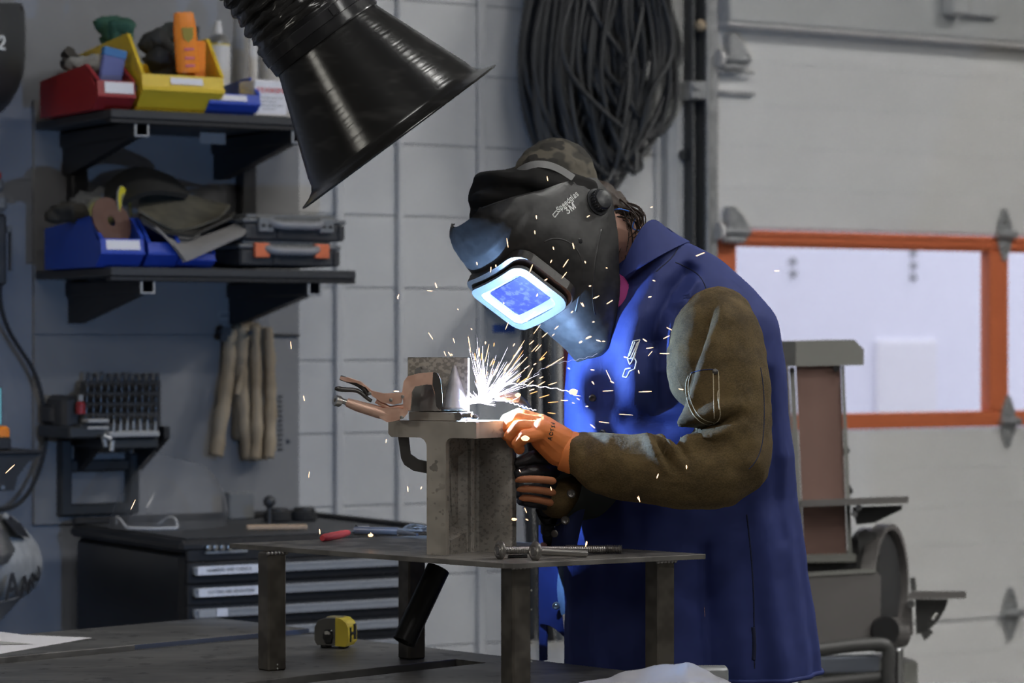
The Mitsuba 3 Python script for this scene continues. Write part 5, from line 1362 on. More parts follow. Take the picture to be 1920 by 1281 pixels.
# left sleeve --------------------------------------------------------------
Yu = 5.29
sl1 = [(P(1352, 588, 5.36), .048), (P(1346, 604, 5.33), .070), (P(1345, 640, 5.30), .088), (P(1348, 690, 5.28), .094), (P(1352, 740, 5.265), .094), (P(1362, 790, 5.25), .086), (P(1372, 830, 5.235), .076), (P(1372, 862, 5.225), .074)]
sl2 = [(P(1372, 862, 5.225), .074), (P(1345, 884, 5.215), .072), (P(1300, 886, 5.215), .070), (P(1240, 882, 5.22), .068), (P(1180, 878, 5.225), .063), (P(1130, 868, 5.235), .058), (P(1090, 852, 5.243), .042), (P(1066, 848, 5.245), .035)]
sm = bones([sl1, sl2], .007, 12, 28)
def fold_sleeve(m):
    v = np.asarray(m.vertices)
    pu = 960 + v[:, 0] / v[:, 1] * FPX
    pv = 640.5 - (v[:, 2] - ZC) / v[:, 1] * FPX
    n = m.vertex_normals
    d = np.zeros(len(v))
    # long fold down the upper arm
    up = np.clip((835 - pv) / 60, 0, 1)
    f1 = pu - (1352 - (pv - 580) * .33)
    d += up * (.014 * np.exp(-((f1 - 4) / 13.) ** 2) - .020 * np.exp(-((f1 + 22) / 14.) ** 2) + .006 * np.exp(-((f1 + 62) / 18.) ** 2)) * np.clip((pv - 560) / 40, 0, 1)
    # crease inside the elbow
    f2 = (pu - 1300) * .30 + (pv - 806)
    d += -.034 * np.exp(-(f2 / 9.) ** 2) * np.clip((1405 - pu) / 70, 0, 1) * np.clip((pu - 1245) / 20, 0, 1) * (pv < 850)
    d += .012 * np.exp(-((f2 + 22) / 12.) ** 2) * np.clip((1400 - pu) / 60, 0, 1) * np.clip((pu - 1270) / 20, 0, 1)
    d += .012 * np.exp(-((f2 - 22) / 12.) ** 2) * np.clip((1390 - pu) / 60, 0, 1) * np.clip((pu - 1265) / 20, 0, 1)
    # wrinkles on the forearm that lean to the left going up
    fo = np.clip((pv - 812) / 20, 0, 1) * np.clip((1300 - pu) / 40, 0, 1)
    for u0, sl_, a, w in ((1218, -.55, .016, 10), (1252, -.62, .016, 9), (1236, -.6, -.022, 7), (1272, -.6, -.018, 7), (1290, -.62, .012, 8), (1140, .15, .005, 12), (1098, .1, -.006, 7), (1080, .1, .006, 8)):
        f = pu - (u0 - (pv - 830) * sl_)
        top = np.clip((895 - pv) / 50, 0, 1)
        d += fo * top * a * np.exp(-(f / w) ** 2)
    m = m.copy()
    m.vertices = v + n * d[:, None]
    return m
sm = fold_sleeve(sm)
sm = puff(sm, .005, 16, 41)
sm = puff(sm, .0018, 60, 43)
part_sl = part(pe, 'leather_sleeve', sm, suede, True)
ST = sm
pocket = [(1291, 705), (1286, 725), (1289, 750), (1299, 776), (1316, 792), (1334, 796), (1347, 788), (1350, 770), (1349, 730), (1348, 700), (1346, 694), (1330, 692), (1312, 694), (1300, 698)]
part(part_sl, 'patch_stitching', cat(lineon(ST, pocket[:9], .0010, .0008, 70), lineon(ST, [(a + 5, b - 5) for a, b in pocket[:6]], .0008, .0008, 50), lineon(ST, [(1348, 768), (1348, 730), (1347, 697)], .0010, .0008), lineon(ST, [(1339, 784), (1338, 740), (1337, 697)], .0009, .0008)), stitch_mat, True, label='pale double stitching of the elbow patch')
part(part_sl, 'patch_seam', lineon(ST, [(1296, 700), (1312, 695), (1330, 693), (1345, 694)], .0014, 0), seam_mat, True)
o, n = on(ST, 1341, 697, .0)
part(part_sl, 'rivet', mv(lathe([(0, 0), (.0055, 0), (.0055, .002), (.0025, .0035), (0, .003)], 16), along(o, o + n)), dark_metal, 40)
part(part_sl, 'seam', lineon(ST, [(1404, 880), (1424, 850), (1432, 800), (1432, 740), (1426, 690)], .0011, 0), seam_mat, True)
# armhole welt between jacket and sleeve
# right sleeve: dark, behind, its cuff opening beside the hands
sr_ = bones([[(P(1215, 600, 5.66), .085), (P(1200, 720, 5.66), .085), (P(1185, 850, 5.62), .08), (P(1130, 885, 5.48), .07), (P(1085, 905, 5.38), .06), (P(1052, 928, 5.33), .048)]], .010, 10)
part(pe, 'leather_sleeve', puff(sr_, .006, 20, 44), suede, True)
cuff = [(1075, 862, 5.24), (1090, 905, 5.25), (1062, 968, 5.30), (1020, 985, 5.34), (1006, 962, 5.34), (1036, 902, 5.27)]
ccen = np.mean([P(*a) for a in cuff], 0)
ring0 = spline([P(*a) for a in cuff + cuff[:1]], 50)[:-1]
cm = grid(np.array([ring0 + (P(1130, 910, 5.38) - ccen) * t * 1.0 + (ring0 - ccen) * .1 * t for t in np.linspace(0, 1, 8)]), True)
part(pe, 'cuff', cm, M('cuff_dark', (.022, .026, .022), .8), True)
for u, v, y in ((1071, 926, 5.262), (1060, 976, 5.30)):
    o = P(u, v, y - .02)
    part(pe, 'cuff_snap', mv(lathe([(0, 0), (.0085, 0), (.0085, .002), (.006, .004), (.004, .003), (0, .003)], 20), along(o, o + [-.1, -1, .1])), dark_metal, 40)
# the placket hanging below the cuff
pq = np.array([[P(*p) for p in r] for r in ([(1056, 955, 5.33), (1080, 935, 5.30), (1100, 930, 5.32)], [(1040, 1000, 5.36), (1062, 1000, 5.33), (1085, 1000, 5.34)], [(1032, 1060, 5.40), (1052, 1060, 5.37), (1072, 1060, 5.38)])])
part(jacket, 'placket', sheet(np.stack([nzoom(pq[..., q], (7, 7), order=2) for q in range(3)], -1), .003), denim_dark, 60)
for u, v in ((1040, 1001), (1077, 992)):
    o = P(u, v, 5.335)
    part(jacket, 'snap', mv(lathe([(0, 0), (.007, 0), (.007, .002), (.004, .003), (0, .002)], 18), along(o, o + [-.2, -1, .1])), dark_metal, 40)

# trousers and boots --------------------------------------------------------
tm_ = bones([[(hip + [0, 0, .02], .13), (hip, .13), (hipL, .09), (knL, .08), (anL + [0, 0, .02], .07)], [(hip, .13), (hipR, .09), (knR, .08), (anR + [0, 0, .02], .07)]], .018, 8)
part(pe, 'trousers', puff(tm_, .008, 12, 51), trousers_mat, True)
for a in (anL, anR):
    bt2_ = bones([[(a + [0, 0, .06], .058), (a, .055), (a + [-.02, -.01, -.045], .052)], [(a + [0, 0, -.02], .05), (a + [-.15, -.08, -.055], .042), (a + [-.19, -.10, -.062], .036)]], .01, 6)
    bt2_.vertices[:, 2] = np.maximum(bt2_.vertices[:, 2], .004)
    part(pe, 'boot', bt2_, black, True)

# gloves ---------------------------------------------------------------------
gl = bones([[(P(1076, 850, 5.245), .036), (P(1050, 838, 5.245), .037), (P(1022, 818, 5.230), .030)], [(P(1050, 832, 5.240), .034), (P(1014, 806, 5.205), .019), ], [(P(1050, 832, 5.245), .034), (P(1014, 796, 5.255), .020)], [(P(1014, 806, 5.205), .018), (P(1014, 796, 5.255), .018)],
            [(P(1011, 814, 5.198), .0135), (P(984, 818, 5.193), .0125), (P(970, 832, 5.205), .011), (P(974, 842, 5.220), .0105)],
            [(P(1006, 802, 5.215), .0145), (P(972, 800, 5.205), .013), (P(956, 818, 5.215), .0115), (P(962, 830, 5.230), .011)],
            [(P(1006, 794, 5.235), .0145), (P(968, 786, 5.230), .013), (P(946, 802, 5.237), .0115), (P(950, 816, 5.250), .011)],
            [(P(1010, 790, 5.255), .0145), (P(974, 778, 5.255), .013), (P(950, 786, 5.260), .0115), (P(942, 798, 5.267), .0105)],
            [(P(1040, 822, 5.275), .018), (P(1006, 808, 5.290), .0145), (P(974, 800, 5.285), .0125), (P(958, 804, 5.280), .011)]], .004, 6, 18)
glm = puff(gl, .0012, 90, 61)
gk = part(pe, 'glove', glm, glove_orange, True, label='orange welding glove of the left hand')
tx = meshkit.text_mesh('ACTIV', .0085, .0008, True)
o, n = on(glm, 1034, 826, .0005)
xd = unit(P(1041, 792, 5.235) - P(1033, 826, 5.235)); xd = unit(xd - n * (xd @ n))
# lay each letter on the glove
off = 0
for ch in 'ACTIV':
    tx = meshkit.text_mesh(ch, .0075, .0006, True)
    w_ = tx.bounds[1][0]
    o = P(1033, 826, 5.235) + xd * off
    u_, v_ = 960 + o[0] / o[1] * FPX, 640.5 - (o[2] - ZC) / o[1] * FPX
    try:
        oo, nn = on(glm, u_, v_, .0006)
        xx = unit(xd - nn * (xd @ nn))
        part(gk, 'letter', mv(tx, axes(oo, xx, np.cross(nn, xx), nn)), ink)
    except Exception:
        pass
    off += w_ + .0012
part(pe, 'glove_cuff', mv(lathe([(.036, -.012), (.039, -.010), (.0405, .012), (.0385, .016), (.036, .014)], 36), along(P(1066, 847, 5.245), P(1080, 851, 5.245))), glove_orange, 40)
gr_ = bones([[(P(1062, 905, 5.375), .040), (P(1030, 885, 5.325), .034), (P(1008, 868, 5.290), .024)], [(P(1045, 890, 5.335), .034), (P(1020, 930, 5.325), .026)],
             [(P(1030, 862, 5.290), .015), (P(1000, 858, 5.265), .0135), (P(974, 868, 5.260), .012), (P(968, 872, 5.280), .011)],
             [(P(1036, 882, 5.290), .015), (P(1004, 884, 5.255), .0135), (P(976, 888, 5.253), .012), (P(970, 890, 5.275), .011)],
             [(P(1042, 912, 5.305), .0145), (P(1008, 908, 5.265), .0130), (P(978, 908, 5.260), .012), (P(970, 908, 5.285), .011)],
             [(P(1042, 934, 5.315), .0135), (P(1010, 928, 5.275), .0125), (P(982, 926, 5.270), .0115), (P(974, 926, 5.290), .0105)],
             [(P(1034, 948, 5.325), .0115), (P(1006, 944, 5.290), .0105), (P(984, 941, 5.285), .0095), (P(978, 940, 5.300), .009)]], .004, 5, 18)
gk2 = part(pe, 'glove', puff(gr_, .0025, 60, 62), glove_black, True, label='black and brown welding glove of the right hand')
for pts in ([(1040, 903, 5.225), (1008, 899, 5.193), (980, 899, 5.190), (968, 902, 5.205)], [(1040, 925, 5.235), (1010, 919, 5.205), (984, 917, 5.200), (971, 919, 5.215)], [(1034, 944, 5.25), (1008, 937, 5.218), (986, 934, 5.213), (975, 935, 5.225)]):
    part(gk2, 'finger_back', sweep(spline([P(*a) for a in pts], 24), np.interp(np.linspace(0, 1, 24), [0, .15, .85, 1], [.003, .0075, .0065, .003]), 12), M('glove_brown', (.30, .11, .045), .7), True)

# welding helmet --------------------------------------------------------------
def ZI(z, t): return np.interp(z, [a for a, _ in t], [b for _, b in t])
zlev = np.linspace(-.200, .165, 100)
HWID = [(-.2, .028), (-.192, .042), (-.17, .064), (-.14, .082), (-.10, .097), (-.05, .108), (0, .113), (.05, .113), (.09, .107), (.13, .090), (.150, .070), (.165, .045)]
YFR = [(-.2, .002), (-.184, .013), (-.154, .008), (-.10, -.004), (-.05, -.010), (.0, -.010), (.06, -.010), (.11, -.020), (.14, -.036), (.165, -.056)]
YBK = [(-.2, -.008), (-.184, -.012), (-.155, -.090), (-.12, -.142), (-.09, -.190), (-.043, -.245), (.0, -.252), (.017, -.240), (.054, -.20), (.09, -.150), (.13, -.108), (.165, -.070)]
def shell(scale=1.0, inset=0.0):
    g = []
    for z in zlev:
        a, yf, yb_ = ZI(z, HWID) - inset, ZI(z, YFR) - inset, ZI(z, YBK)
        b = min(.115, max(.02, yf - yb_ - .005))
        row = []
        for s_ in np.linspace(-1, 1, 81):
            # superelliptic front, then straight sides going back
            t = abs(s_)
            if t < .62:
                ang = t / .62 * math.pi / 2
                x = a * math.sin(ang) ** .80
                y = yf - b * (1 - math.cos(ang) ** .85)
            else:
                q = (t - .62) / .38
                x = a * (1 - .05 * q * q)
                y = yf - b + (yb_ - (yf - b)) * q
            row.append((math.copysign(x, s_), y, z))
        g.append(row)
    return np.array(g)
hs_ = shell()
hsm = sheet(hs_, .0035)
if hsm.volume < 0: hsm.invert()
hk = part(pe, 'helmet', mv(hsm, HD), helmet_mat, 40, label='black auto-darkening welding helmet')
def rrect(w, h, r, n=6, y=0.0, sk=0.0):
    p = []
    for cx_, cz_, a0 in ((w - r, h - r, 0), (-w + r, h - r, 90), (-w + r, -h + r, 180), (w - r, -h + r, 270)):
        for a in np.linspace(a0, a0 + 90, n):
            p.append((cx_ + r * math.cos(math.radians(a)), cz_ + r * math.sin(math.radians(a))))
    return p
def curved(poly_, hole, y0, y1, k=3.2, edge=.006):
    """a plate in the xz plane bent backwards at its sides"""
    m = trimesh.creation.extrude_polygon(Polygon(poly_, [hole] if hole else []), y1 - y0, engine='earcut')
    v, f = trimesh.remesh.subdivide_to_size(m.vertices, m.faces, edge)
    v = v[:, [0, 2, 1]]
    v[:, 1] += y0 - k * v[:, 0] ** 2
    m = trimesh.Trimesh(v, f[:, ::-1], process=True)
    return m
fo, fi = rrect(.084, .066, .026), rrect(.066, .050, .016)
part(hk, 'lens_frame', mv(curved(fo, fi, .005, .012, 1.2), HD), silver_frame, 35, label='silver frame round the lens')
bz = np.array([[(x, y - 1.2 * x * x, z) for x, z in rrect(w, h, r_, 8)] for w, h, r_, y in ((.0665, .0505, .016, .0115), (.060, .0435, .012, .006), (.0535, .0365, .008, -.002))])
part(hk, 'inner_bezel', mv(grid(bz, True), HD), bezel_mat, 40, label='bright sloping bezel of the lens')
part(hk, 'lens', mv(curved(rrect(.054, .037, .008), None, -.008, -.0015, .8), HD), lens_mat, 35, label='violet blue welding lens')
part(hk, 'lens_surround', mv(curved([(x * 1.0, z + .004) for x, z in rrect(.093, .077, .032)], rrect(.076, .058, .022), -.016, .002, 1.6), HD), helmet_gloss, 35, label='glossy dark surround of the lens frame')
# raised ridge on the side of the shell
hmesh = mv(hsm, HD)
ridge = [(1092, 452), (1104, 500), (1098, 548), (1090, 590), (1076, 626)]
part(hk, 'ridge', lineon(hmesh, [(1128, 430), (1118, 480), (1112, 540), (1116, 590)], .004, -.003, 40), helmet_mat, True)
part(hk, 'ridge', lineon(hmesh, [(1020, 455), (1045, 448), (1076, 462), (1092, 500), (1088, 550), (1080, 585)], .004, -.003, 50), helmet_mat, True)
# adjusting knob on the temple
o, n = on(hmesh, 1120, 379, 0)
n = unit(n * .6 + hL * .4)
kb = part(hk, 'knob', mv(lathe([(.027, -.004), (.027, .003), (.021, .004), (.021, .016), (.018, .020), (.010, .0215), (0, .0215)], 32), along(o, o + n)), M('knob', (.02, .021, .024), .3), 40)
part(kb, 'grip_rib', mv(cat(*[rod((.0212 * math.cos(a), .0212 * math.sin(a), .005), (.0212 * math.cos(a), .0212 * math.sin(a), .016), .0011, 6) for a in np.linspace(0, 6.28, 24, endpoint=False)]), along(o, o + n)), M('knob_rib', (.03, .032, .036), .3))
o, n = on(hmesh, 1088, 452, 0)
part(hk, 'vent_hole', mv(lathe([(0, .0006), (.004, .0006), (.0052, .0004), (.0056, -.001)], 16), along(o, o + n)), black_gloss, 40)
# lettering along the side of the shell
def letter_on(mesh, text, u0, v0, u1, v1, h, parent, mat):
    a, b = on(mesh, u0, v0)[0], on(mesh, u1, v1)[0]
    xd, L, off = unit(b - a), np.linalg.norm(b - a), 0.0
    lt = [meshkit.text_mesh(c, h, .0005, True) for c in text]
    tot = sum(t.bounds[1][0] for t in lt) + h * .10 * (len(lt) - 1)
    out = []
    for t in lt:
        w_ = t.bounds[1][0]
        o = a + xd * (off + w_ * .5) * L / tot
        u_, v_ = 960 + o[0] / o[1] * FPX, 640.5 - (o[2] - ZC) / o[1] * FPX
        oo, nn = on(mesh, u_, v_, .0003)
        xx = unit(xd - nn * (xd @ nn))
        t = at(t, -w_ / 2)
        t.apply_scale([L / tot, 1, 1])
        out.append(mv(t, axes(oo, xx, np.cross(nn, xx), nn)))
        off += w_ + h * .10
    return part(parent, 'lettering', cat(*out), mat)
letter_on(hmesh, 'Speedglas', 1047, 399, 1085, 366, .0105, hk, white_ink)
letter_on(hmesh, '3M', 1063, 403, 1080, 390, .0125, hk, white_ink)
part(hk, 'logo_box', cat(*[lineon(hmesh, [a, ((a[0] + b[0]) / 2, (a[1] + b[1]) / 2), b], .0009, .0003, 5) for a, b in zip([(1036, 403), (1043, 395), (1047, 399), (1040, 408)], [(1043, 395), (1047, 399), (1040, 408), (1036, 403)])]), white_ink)
# head harness, cap, cloth flap
M('strap_grey', (.26, .26, .26), .45)
cp = trimesh.creation.icosphere(5, 1.0)
v = cp.vertices * [.078, .100, .086]
cp.vertices = v
capm = mv(cp, axes(P(1040, 350, 5.420), *np.array(HD[:3, :3]).T))
capm = puff(capm, .006, 18, 71)
capm = puff(capm, .002, 60, 72)
part(pe, 'cap', capm, camo, True, label='camouflage cap')
sg_ = lambda pts: spline([P(*a) for a in pts], 40)
part(pe, 'cap_strap', sweep(sg_([(968, 326, 5.335), (985, 314, 5.322), (1010, 308, 5.315), (1035, 312, 5.315), (1056, 322, 5.322), (1075, 334, 5.325)]), 1.0, sx=[(-.0015, -.007), (.0015, -.007), (.0015, .007), (-.0015, .007)]), 'mat_strap_grey', 40)
fb = bones([[(P(908, 352, 5.390), .028), (P(950, 346, 5.350), .034), (P(1005, 340, 5.330), .032), (P(1060, 345, 5.340), .026), (P(1108, 352, 5.360), .018)], [(P(902, 380, 5.390), .024), (P(925, 376, 5.350), .030), (P(975, 366, 5.340), .034), (P(1050, 356, 5.345), .026)], [(P(902, 402, 5.390), .020), (P(903, 352, 5.390), .022)],
            [(P(920, 352, 5.450), .035), (P(1000, 352, 5.430), .05), (P(1085, 355, 5.420), .035)]], .008, 8)
fbv = np.asarray(fb.vertices)
fb.vertices = fbv + fb.vertex_normals * (.003 * np.sin(fbv[:, 2] * 130 + fbv[:, 0] * 30))[:, None]
part(pe, 'cloth_flap', puff(fb, .006, 14, 73), fleece, True, label='black fleece flap over the forehead')
rr = random.Random(9)
st = []
for q in range(46):
    a = P(1150 + rr.uniform(-8, 14), 380 + rr.uniform(-8, 30), 5.42 + rr.uniform(-.02, .05))
    b = P(1180 + rr.uniform(-20, 28), 412 + rr.uniform(-16, 20), 5.42 + rr.uniform(-.02, .05))
    c = P(1175 + rr.uniform(-20, 20), 450 + rr.uniform(-10, 50), 5.425 + rr.uniform(-.01, .04))
    st.append(sweep(spline([a, b, c], 12), np.linspace(.0022, .0006, 12), 5))
part(pe, 'hair', cat(*st), hair, True)
part(pe, 'hair_bun', puff(bones([[(P(1118, 385, 5.450), .050), (P(1152, 398, 5.445), .036), (P(1182, 422, 5.460), .020)], [(P(1150, 395, 5.450), .03), (P(1165, 430, 5.442), .012)]], .006, 6), .008, 60, 75), hair, True)
part(pe, 'spectacle_cord', sweep(spline([P(1146, 396, 5.40), P(1162, 392, 5.38), P(1178, 396, 5.40), P(1192, 408, 5.42), P(1186, 424, 5.42), P(1198, 432, 5.42)], 30), .0012, 6), M('cord_blue', (.02, .16, .65), .4), True, label='thin blue spectacle cord')
rs = part(pe, 'respirator_filter', mv(lathe([(0, -.007), (.033, -.007), (.036, -.004), (.036, .004), (.033, .007), (0, .007)], 40), along(P(1146, 545, 5.368), P(1146, 545, 5.368) + unit((.2, -.97, .1)))), magenta, 40, label='magenta respirator filter beside the chin')

# welding gun ------------------------------------------------------------------
wg = thing('welding_gun', 'dark welding gun held in the right glove with its nozzle at the arc', 'welding gun')
part(wg, 'handle', sweep(spline([P(1024, 960, 5.35), P(1018, 925, 5.315), P(1010, 888, 5.29), P(1004, 850, 5.28), P(998, 815, 5.285)], 40), np.linspace(.016, .013, 40), 14), black, True)
part(wg, 'neck', sweep(spline([P(998, 815, 5.285), P(994, 785, 5.288), P(984, 760, 5.288), P(966, 746, 5.282)], 20), .008, 12), dark_metal, True)
part(wg, 'nozzle', rod(P(970, 746, 5.284), P(932, 743, 5.260), .0100, 20, .0086), copper, 40)
part(wg, 'contact_tip', rod(P(934, 743, 5.261), P(915, 744, 5.254), .0024, 12, .0012), copper, 40)
part(wg, 'strain_relief', mv(lathe([(.011 + .003 * (i % 2), .004 * i) for i in range(12)], 20), along(P(1026, 966, 5.350), P(1028, 1030, 5.410))), black, 30)
part(wg, 'cable', sweep(spline([P(1028, 1006, 5.38), P(1032, 1024, 5.46), P(1050, 1040, 5.72), P(1100, 1060, 5.95), P(1180, 1130, 6.05), P(1240, 1300, 6.1), P(1260, 1700, 6.1)], 60), .012, 10), black_rubber, True)
# ================================================================ arc and sparks
arc = thing('welding_arc', 'blinding white blue welding arc at the tip of the gun', 'welding arc')
ac = P(*ARC_P)
put(arc, mv(trimesh.creation.icosphere(2, .0048), axes(ac, *np.eye(3))), black, True, emitter={'type': 'area', 'radiance': rgb(ARC_L), 'sampling_weight': 12.0})
spk = lathe([(0, 0), (.55, .06), (1.0, .35), (.9, .75), (.45, .96), (0, 1)], 6)
sp_shapes = [mikit.ply(spk, 'mat_black', smooth=True, emitter={'type': 'area', 'radiance': rgb(c), 'sampling_weight': 0.0}) for c in ((2.4, 1.0, .36), (3.6, 2.0, 1.0), (5.5, 4.8, 5.2), (1.6, .6, .2))]
rr = random.Random(21)
def spark(u0, v0, u1, v1, Y, w, c):
    p, q = P(u0, v0, Y), P(u1, v1, Y + rr.uniform(-.02, .02))
    u, v = (u0 + u1) / 2, (v0 + v1) / 2
    where = ('near the hose at the far left' if u < 700 and v > 620 and u < 560 else 'against the light wall left of the block' if u < 760 else 'beside or below the cast block' if v > 800 and u < 1000 else
             'in front of the black welding helmet' if 865 < u < 1165 and v < 610 else 'just above the arc' if u < 960 else 'in front of the leather sleeve' if v > 800 or (u > 1255 and v > 560) else
             'right of the welder' if u > 1300 else 'between the arc and the jacket' if u < 1085 else 'in front of the blue jacket')
    k = thing('spark', 'glowing spark flying ' + where, 'spark', 'weld sparks ' + where)
    m = along(p, q)
    L = np.linalg.norm(q - p)
    share(None, k, sp_shapes[c], m @ np.diag([w, w, L, 1]))
def crop(pts, ox, oy, s): return [(ox + a / s, oy + b / s, ox + c / s, oy + d / s) for a, b, c, d in pts]
# streaks read off the photograph
S1_ = crop([(95, 378, 122, 540), (160, 545, 172, 620), (165, 630, 175, 740), (205, 490, 208, 580), (232, 545, 228, 620), (305, 455, 262, 640), (268, 430, 268, 455), (356, 440, 352, 480), (562, 448, 545, 478), (350, 600, 312, 680), (362, 620, 340, 665), (190, 690, 196, 720), (235, 705, 220, 800),
            (290, 730, 268, 790), (345, 720, 320, 790), (412, 645, 352, 780), (662, 412, 440, 770), (650, 515, 420, 860), (690, 582, 555, 722), (665, 712, 480, 850), (710, 778, 600, 850), (708, 670, 655, 708), (775, 648, 750, 664), (820, 258, 748, 356), (890, 340, 835, 388), (752, 420, 706, 460),
            (798, 462, 730, 535), (830, 460, 765, 530), (888, 528, 805, 620), (860, 590, 806, 620), (1056, 582, 872, 696), (500, 232, 468, 310), (528, 128, 498, 172), (755, 140, 735, 175), (690, 205, 680, 232), (1000, 272, 960, 308), (960, 352, 935, 375), (1235, 40, 1255, 80), (1332, 380, 1270, 405), (1236, 430, 1206, 446),
            (846, 782, 808, 798), (1090, 692, 1116, 706), (1320, 712, 1358, 716), (985, 838, 895, 866), (865, 830, 775, 882), (750, 820, 690, 870), (790, 928, 710, 955), (910, 962, 805, 994), (1000, 1032, 892, 1042), (1096, 1022, 1020, 1018), (1222, 976, 1150, 966), (1210, 1015, 1180, 996), (1160, 1050, 1135, 1042), (970, 1152, 890, 1142),
            (1340, 830, 1355, 862), (1296, 1078, 1270, 1080), (600, 990, 540, 1015), (560, 560, 545, 605), (500, 650, 450, 720), (530, 740, 500, 785), (610, 800, 580, 840), (745, 690, 650, 860), (760, 905, 705, 922), (455, 770, 430, 820), (395, 700, 372, 745), (250, 800, 245, 850), (180, 800, 178, 850)], 860, 560, 5.338)
S2_ = crop([(500, 205, 522, 238), (615, 232, 622, 255), (635, 97, 640, 102), (697, 187, 702, 193), (494, 12, 520, 14), (358, 38, 361, 52), (340, 477, 365, 478), (572, 292, 582, 315), (605, 305, 612, 312), (668, 608, 674, 622), (307, 698, 304, 716), (404, 922, 407, 942), (470, 918, 465, 930), (1305, 477, 1355, 474), (1470, 481, 1532, 478), (1380, 583, 1446, 588),
            (1287, 618, 1335, 624), (1248, 630, 1270, 648), (1555, 880, 1563, 858), (1465, 965, 1477, 985), (1692, 818, 1693, 836), (1065, 918, 1069, 936), (920, 840, 926, 850), (945, 1016, 955, 1040), (950, 1068, 962, 1074), (1230, 1190, 1232, 1170), (1568, 303, 1615, 304), (1515, 315, 1535, 292), (1600, 182, 1625, 195), (1585, 235, 1615, 220), (1320, 378, 1345, 430), (1340, 430, 1358, 440),
            (1655, 466, 1678, 470), (1255, 432, 1265, 445), (1228, 232, 1252, 222), (1275, 240, 1298, 248), (1402, 318, 1418, 322), (1490, 235, 1510, 248), (1470, 380, 1474, 396), (1518, 42, 1530, 40), (1260, 50, 1290, 36), (1322, 74, 1352, 58), (1206, 70, 1216, 86), (233, 1130, 242, 1144), (1505, 280, 1540, 275)], 600, 540, 2.463)
S3_ = crop([(572, 252, 577, 276), (516, 455, 518, 475), (508, 535, 510, 555), (362, 575, 370, 625), (604, 620, 608, 636), (598, 688, 590, 705), (706, 600, 714, 632), (684, 686, 656, 728), (676, 752, 650, 786), (780, 466, 796, 456), (498, 712, 480, 758), (524, 866, 518, 880), (574, 788, 560, 796), (748, 912, 764, 932), (822, 890, 844, 876), (884, 920, 916, 898), (205, 700, 208, 716), (280, 725, 278, 755), (305, 714, 306, 726), (792, 826, 802, 824), (810, 1014, 820, 1012),
            (880, 730, 888, 732), (1112, 416, 1124, 412), (1352, 670, 1392, 650), (1124, 795, 1138, 800), (1100, 884, 1118, 880), (366, 958, 384, 976), (698, 965, 708, 956), (770, 695, 774, 706), (740, 1120, 756, 1112), (860, 1114, 876, 1114), (345, 910, 348, 920)], 820, 240, 2.784)
S4_ = [(254, 937, 245, 956), (28, 871, 10, 888), (545, 640, 546, 655), (569, 742, 571, 752), (580, 884, 579, 896), (599, 992, 600, 1002), (745, 560, 748, 552), (816, 530, 819, 540), (764, 912, 765, 922), (1452, 508, 1461, 508), (1304, 480, 1322, 474), (840, 660, 846, 668), (1197, 930, 1200, 942), (1098, 1026, 1099, 1016)]
for q, s in enumerate(S1_ + S2_ + S3_ + S4_):
    L = math.hypot(s[2] - s[0], s[3] - s[1])
    um = (s[0] + s[2]) / 2
    near = um > 1000 or (s[1] < 680 and um > 860)
    dA = math.hypot(um - ARC_P[0], (s[1] + s[3]) / 2 - ARC_P[1])
    spark(*s, rr.uniform(5.00, 5.06) if near else rr.uniform(5.05, 5.15), (.00078 if L > 12 else .00105) * (1.0 if dA > 60 else .8) * rr.uniform(.8, 1.25), 1 if dA > 150 else (2 if dA < 75 and rr.random() < .5 else 1) if rr.random() < .7 else 0)
# the dense fan of fine streaks at the arc itself
fan = []
for q in range(150):
    a = math.radians(rr.choice([rr.gauss(88, 16), rr.gauss(45, 22), rr.uniform(5, 110)]))
    r0, r1 = abs(rr.gauss(0, 22)) + 4, 0
    r1 = r0 + abs(rr.gauss(26, 26)) + 8
    Y0 = ARC_P[2] - .04 + rr.uniform(-.04, .028)
    c = (ARC_P[0] + 3, ARC_P[1] + 8)
    fan.append(mv(spk, along(P(c[0] + r0 * math.cos(a), c[1] - r0 * math.sin(a), Y0), P(c[0] + r1 * math.cos(a), c[1] - r1 * math.sin(a), Y0 + rr.uniform(-.03, .02))) @ np.diag([.00045, .00045, (r1 - r0) / 1000., 1])))
k = thing('spark_fan', 'dense fan of fine white violet streaks bursting from the arc', 'sparks')
put(k, cat(*fan), black, True, emitter={'type': 'area', 'radiance': rgb((4.2, 3.9, 5.6)), 'sampling_weight': 0.0})
labels[k]['kind'] = 'stuff'
core = []
for q in range(170):
    a = rr.uniform(-.3, 3.3)
    r1 = abs(rr.gauss(15, 9)) + 5
    Y0 = ARC_P[2] + rr.uniform(-.045, -.012)
    core.append(mv(spk, along(P(ARC_P[0] - 2, ARC_P[1] + 12, Y0), P(ARC_P[0] - 2 + r1 * math.cos(a) * 1.2, ARC_P[1] + 12 - r1 * math.sin(a), Y0 + rr.uniform(-.02, .0))) @ np.diag([.0006, .0006, r1 / 1000., 1])))
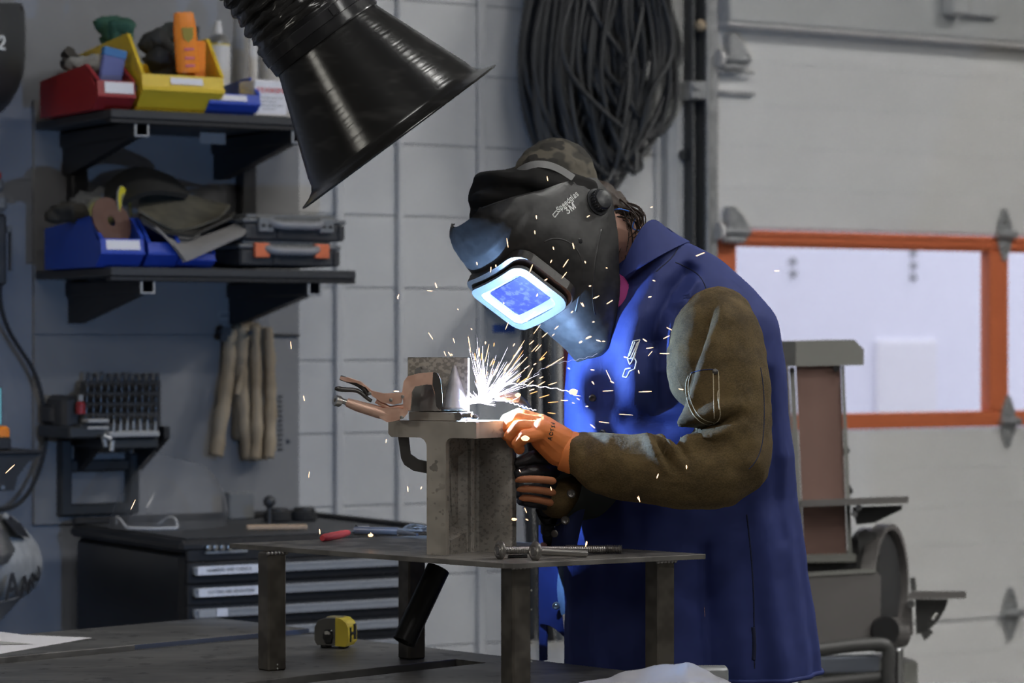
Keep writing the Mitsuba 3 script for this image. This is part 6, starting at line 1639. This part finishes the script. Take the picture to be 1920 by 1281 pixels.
k = thing('spark_core', 'white hot burst of short streaks at the foot of the arc', 'sparks')
put(k, cat(*core), black, True, emitter={'type': 'area', 'radiance': rgb((4.5, 4.3, 5.6)), 'sampling_weight': 0.0})
labels[k]['kind'] = 'stuff'
k = thing('weld_pool', 'white hot molten weld pool on the top corner of the cast block', 'weld pool')
put(k, puff(mv(trimesh.creation.icosphere(3, 1.0), axes(P(882, 783, 5.226), (.014, 0, 0), (0, .010, 0), (0, 0, .007))), .003, 160, 8), black, True, emitter={'type': 'area', 'radiance': rgb((5, 4.8, 6)), 'sampling_weight': 0.0})
# curling bright filaments
for q, pts in enumerate(([(905, 742), (930, 722), (950, 720), (985, 722), (1020, 726), (1048, 730), (1066, 735)], [(1000, 706), (1020, 690), (1050, 680), (1085, 674), (1120, 664)], [(935, 748), (960, 756), (985, 764), (1005, 770)])):
    k = thing('spark_trail', ('bright wavy filament from the arc to a burning drop', 'faint pale filament rising towards the chest', 'short white filament above the glove')[q], 'spark')
    p = spline([P(u, v, 5.10) for u, v in pts], 60)
    p[:, 2] += np.array([.0012 * math.sin(i * .9) for i in range(60)])
    put(k, sweep(p, (.0008, .0003, .0008)[q], 6), black, True, emitter={'type': 'area', 'radiance': rgb(((10, 10, 13), (.7, .7, 1.0), (10, 10, 13))[q]), 'sampling_weight': 0.0})
for q, (u, v, r, lb) in enumerate(((1075, 735, .0058, 'large burning orange drop in front of the jacket'), (971, 741, .004, 'burning drop above the orange glove'), (985, 822, .0055, 'glowing drop on the edge of the orange glove'), (695, 1004, .0035, 'glowing drop lying on the welding pliers'), (964, 974, .0035, 'glowing drop on the right edge of the cast block'))):
    k = thing('molten_drop', lb, 'spark')
    put(k, puff(mv(trimesh.creation.icosphere(2, r), axes(P(u, v, 5.09 if q < 3 else (5.33, 5.20)[q - 3]), (1.4, 0, 0), (0, 1, 0), (0, 0, .9))), r * .3, 300, q), black, True, emitter={'type': 'area', 'radiance': rgb((5, 2.2, .8)), 'sampling_weight': 0.0})
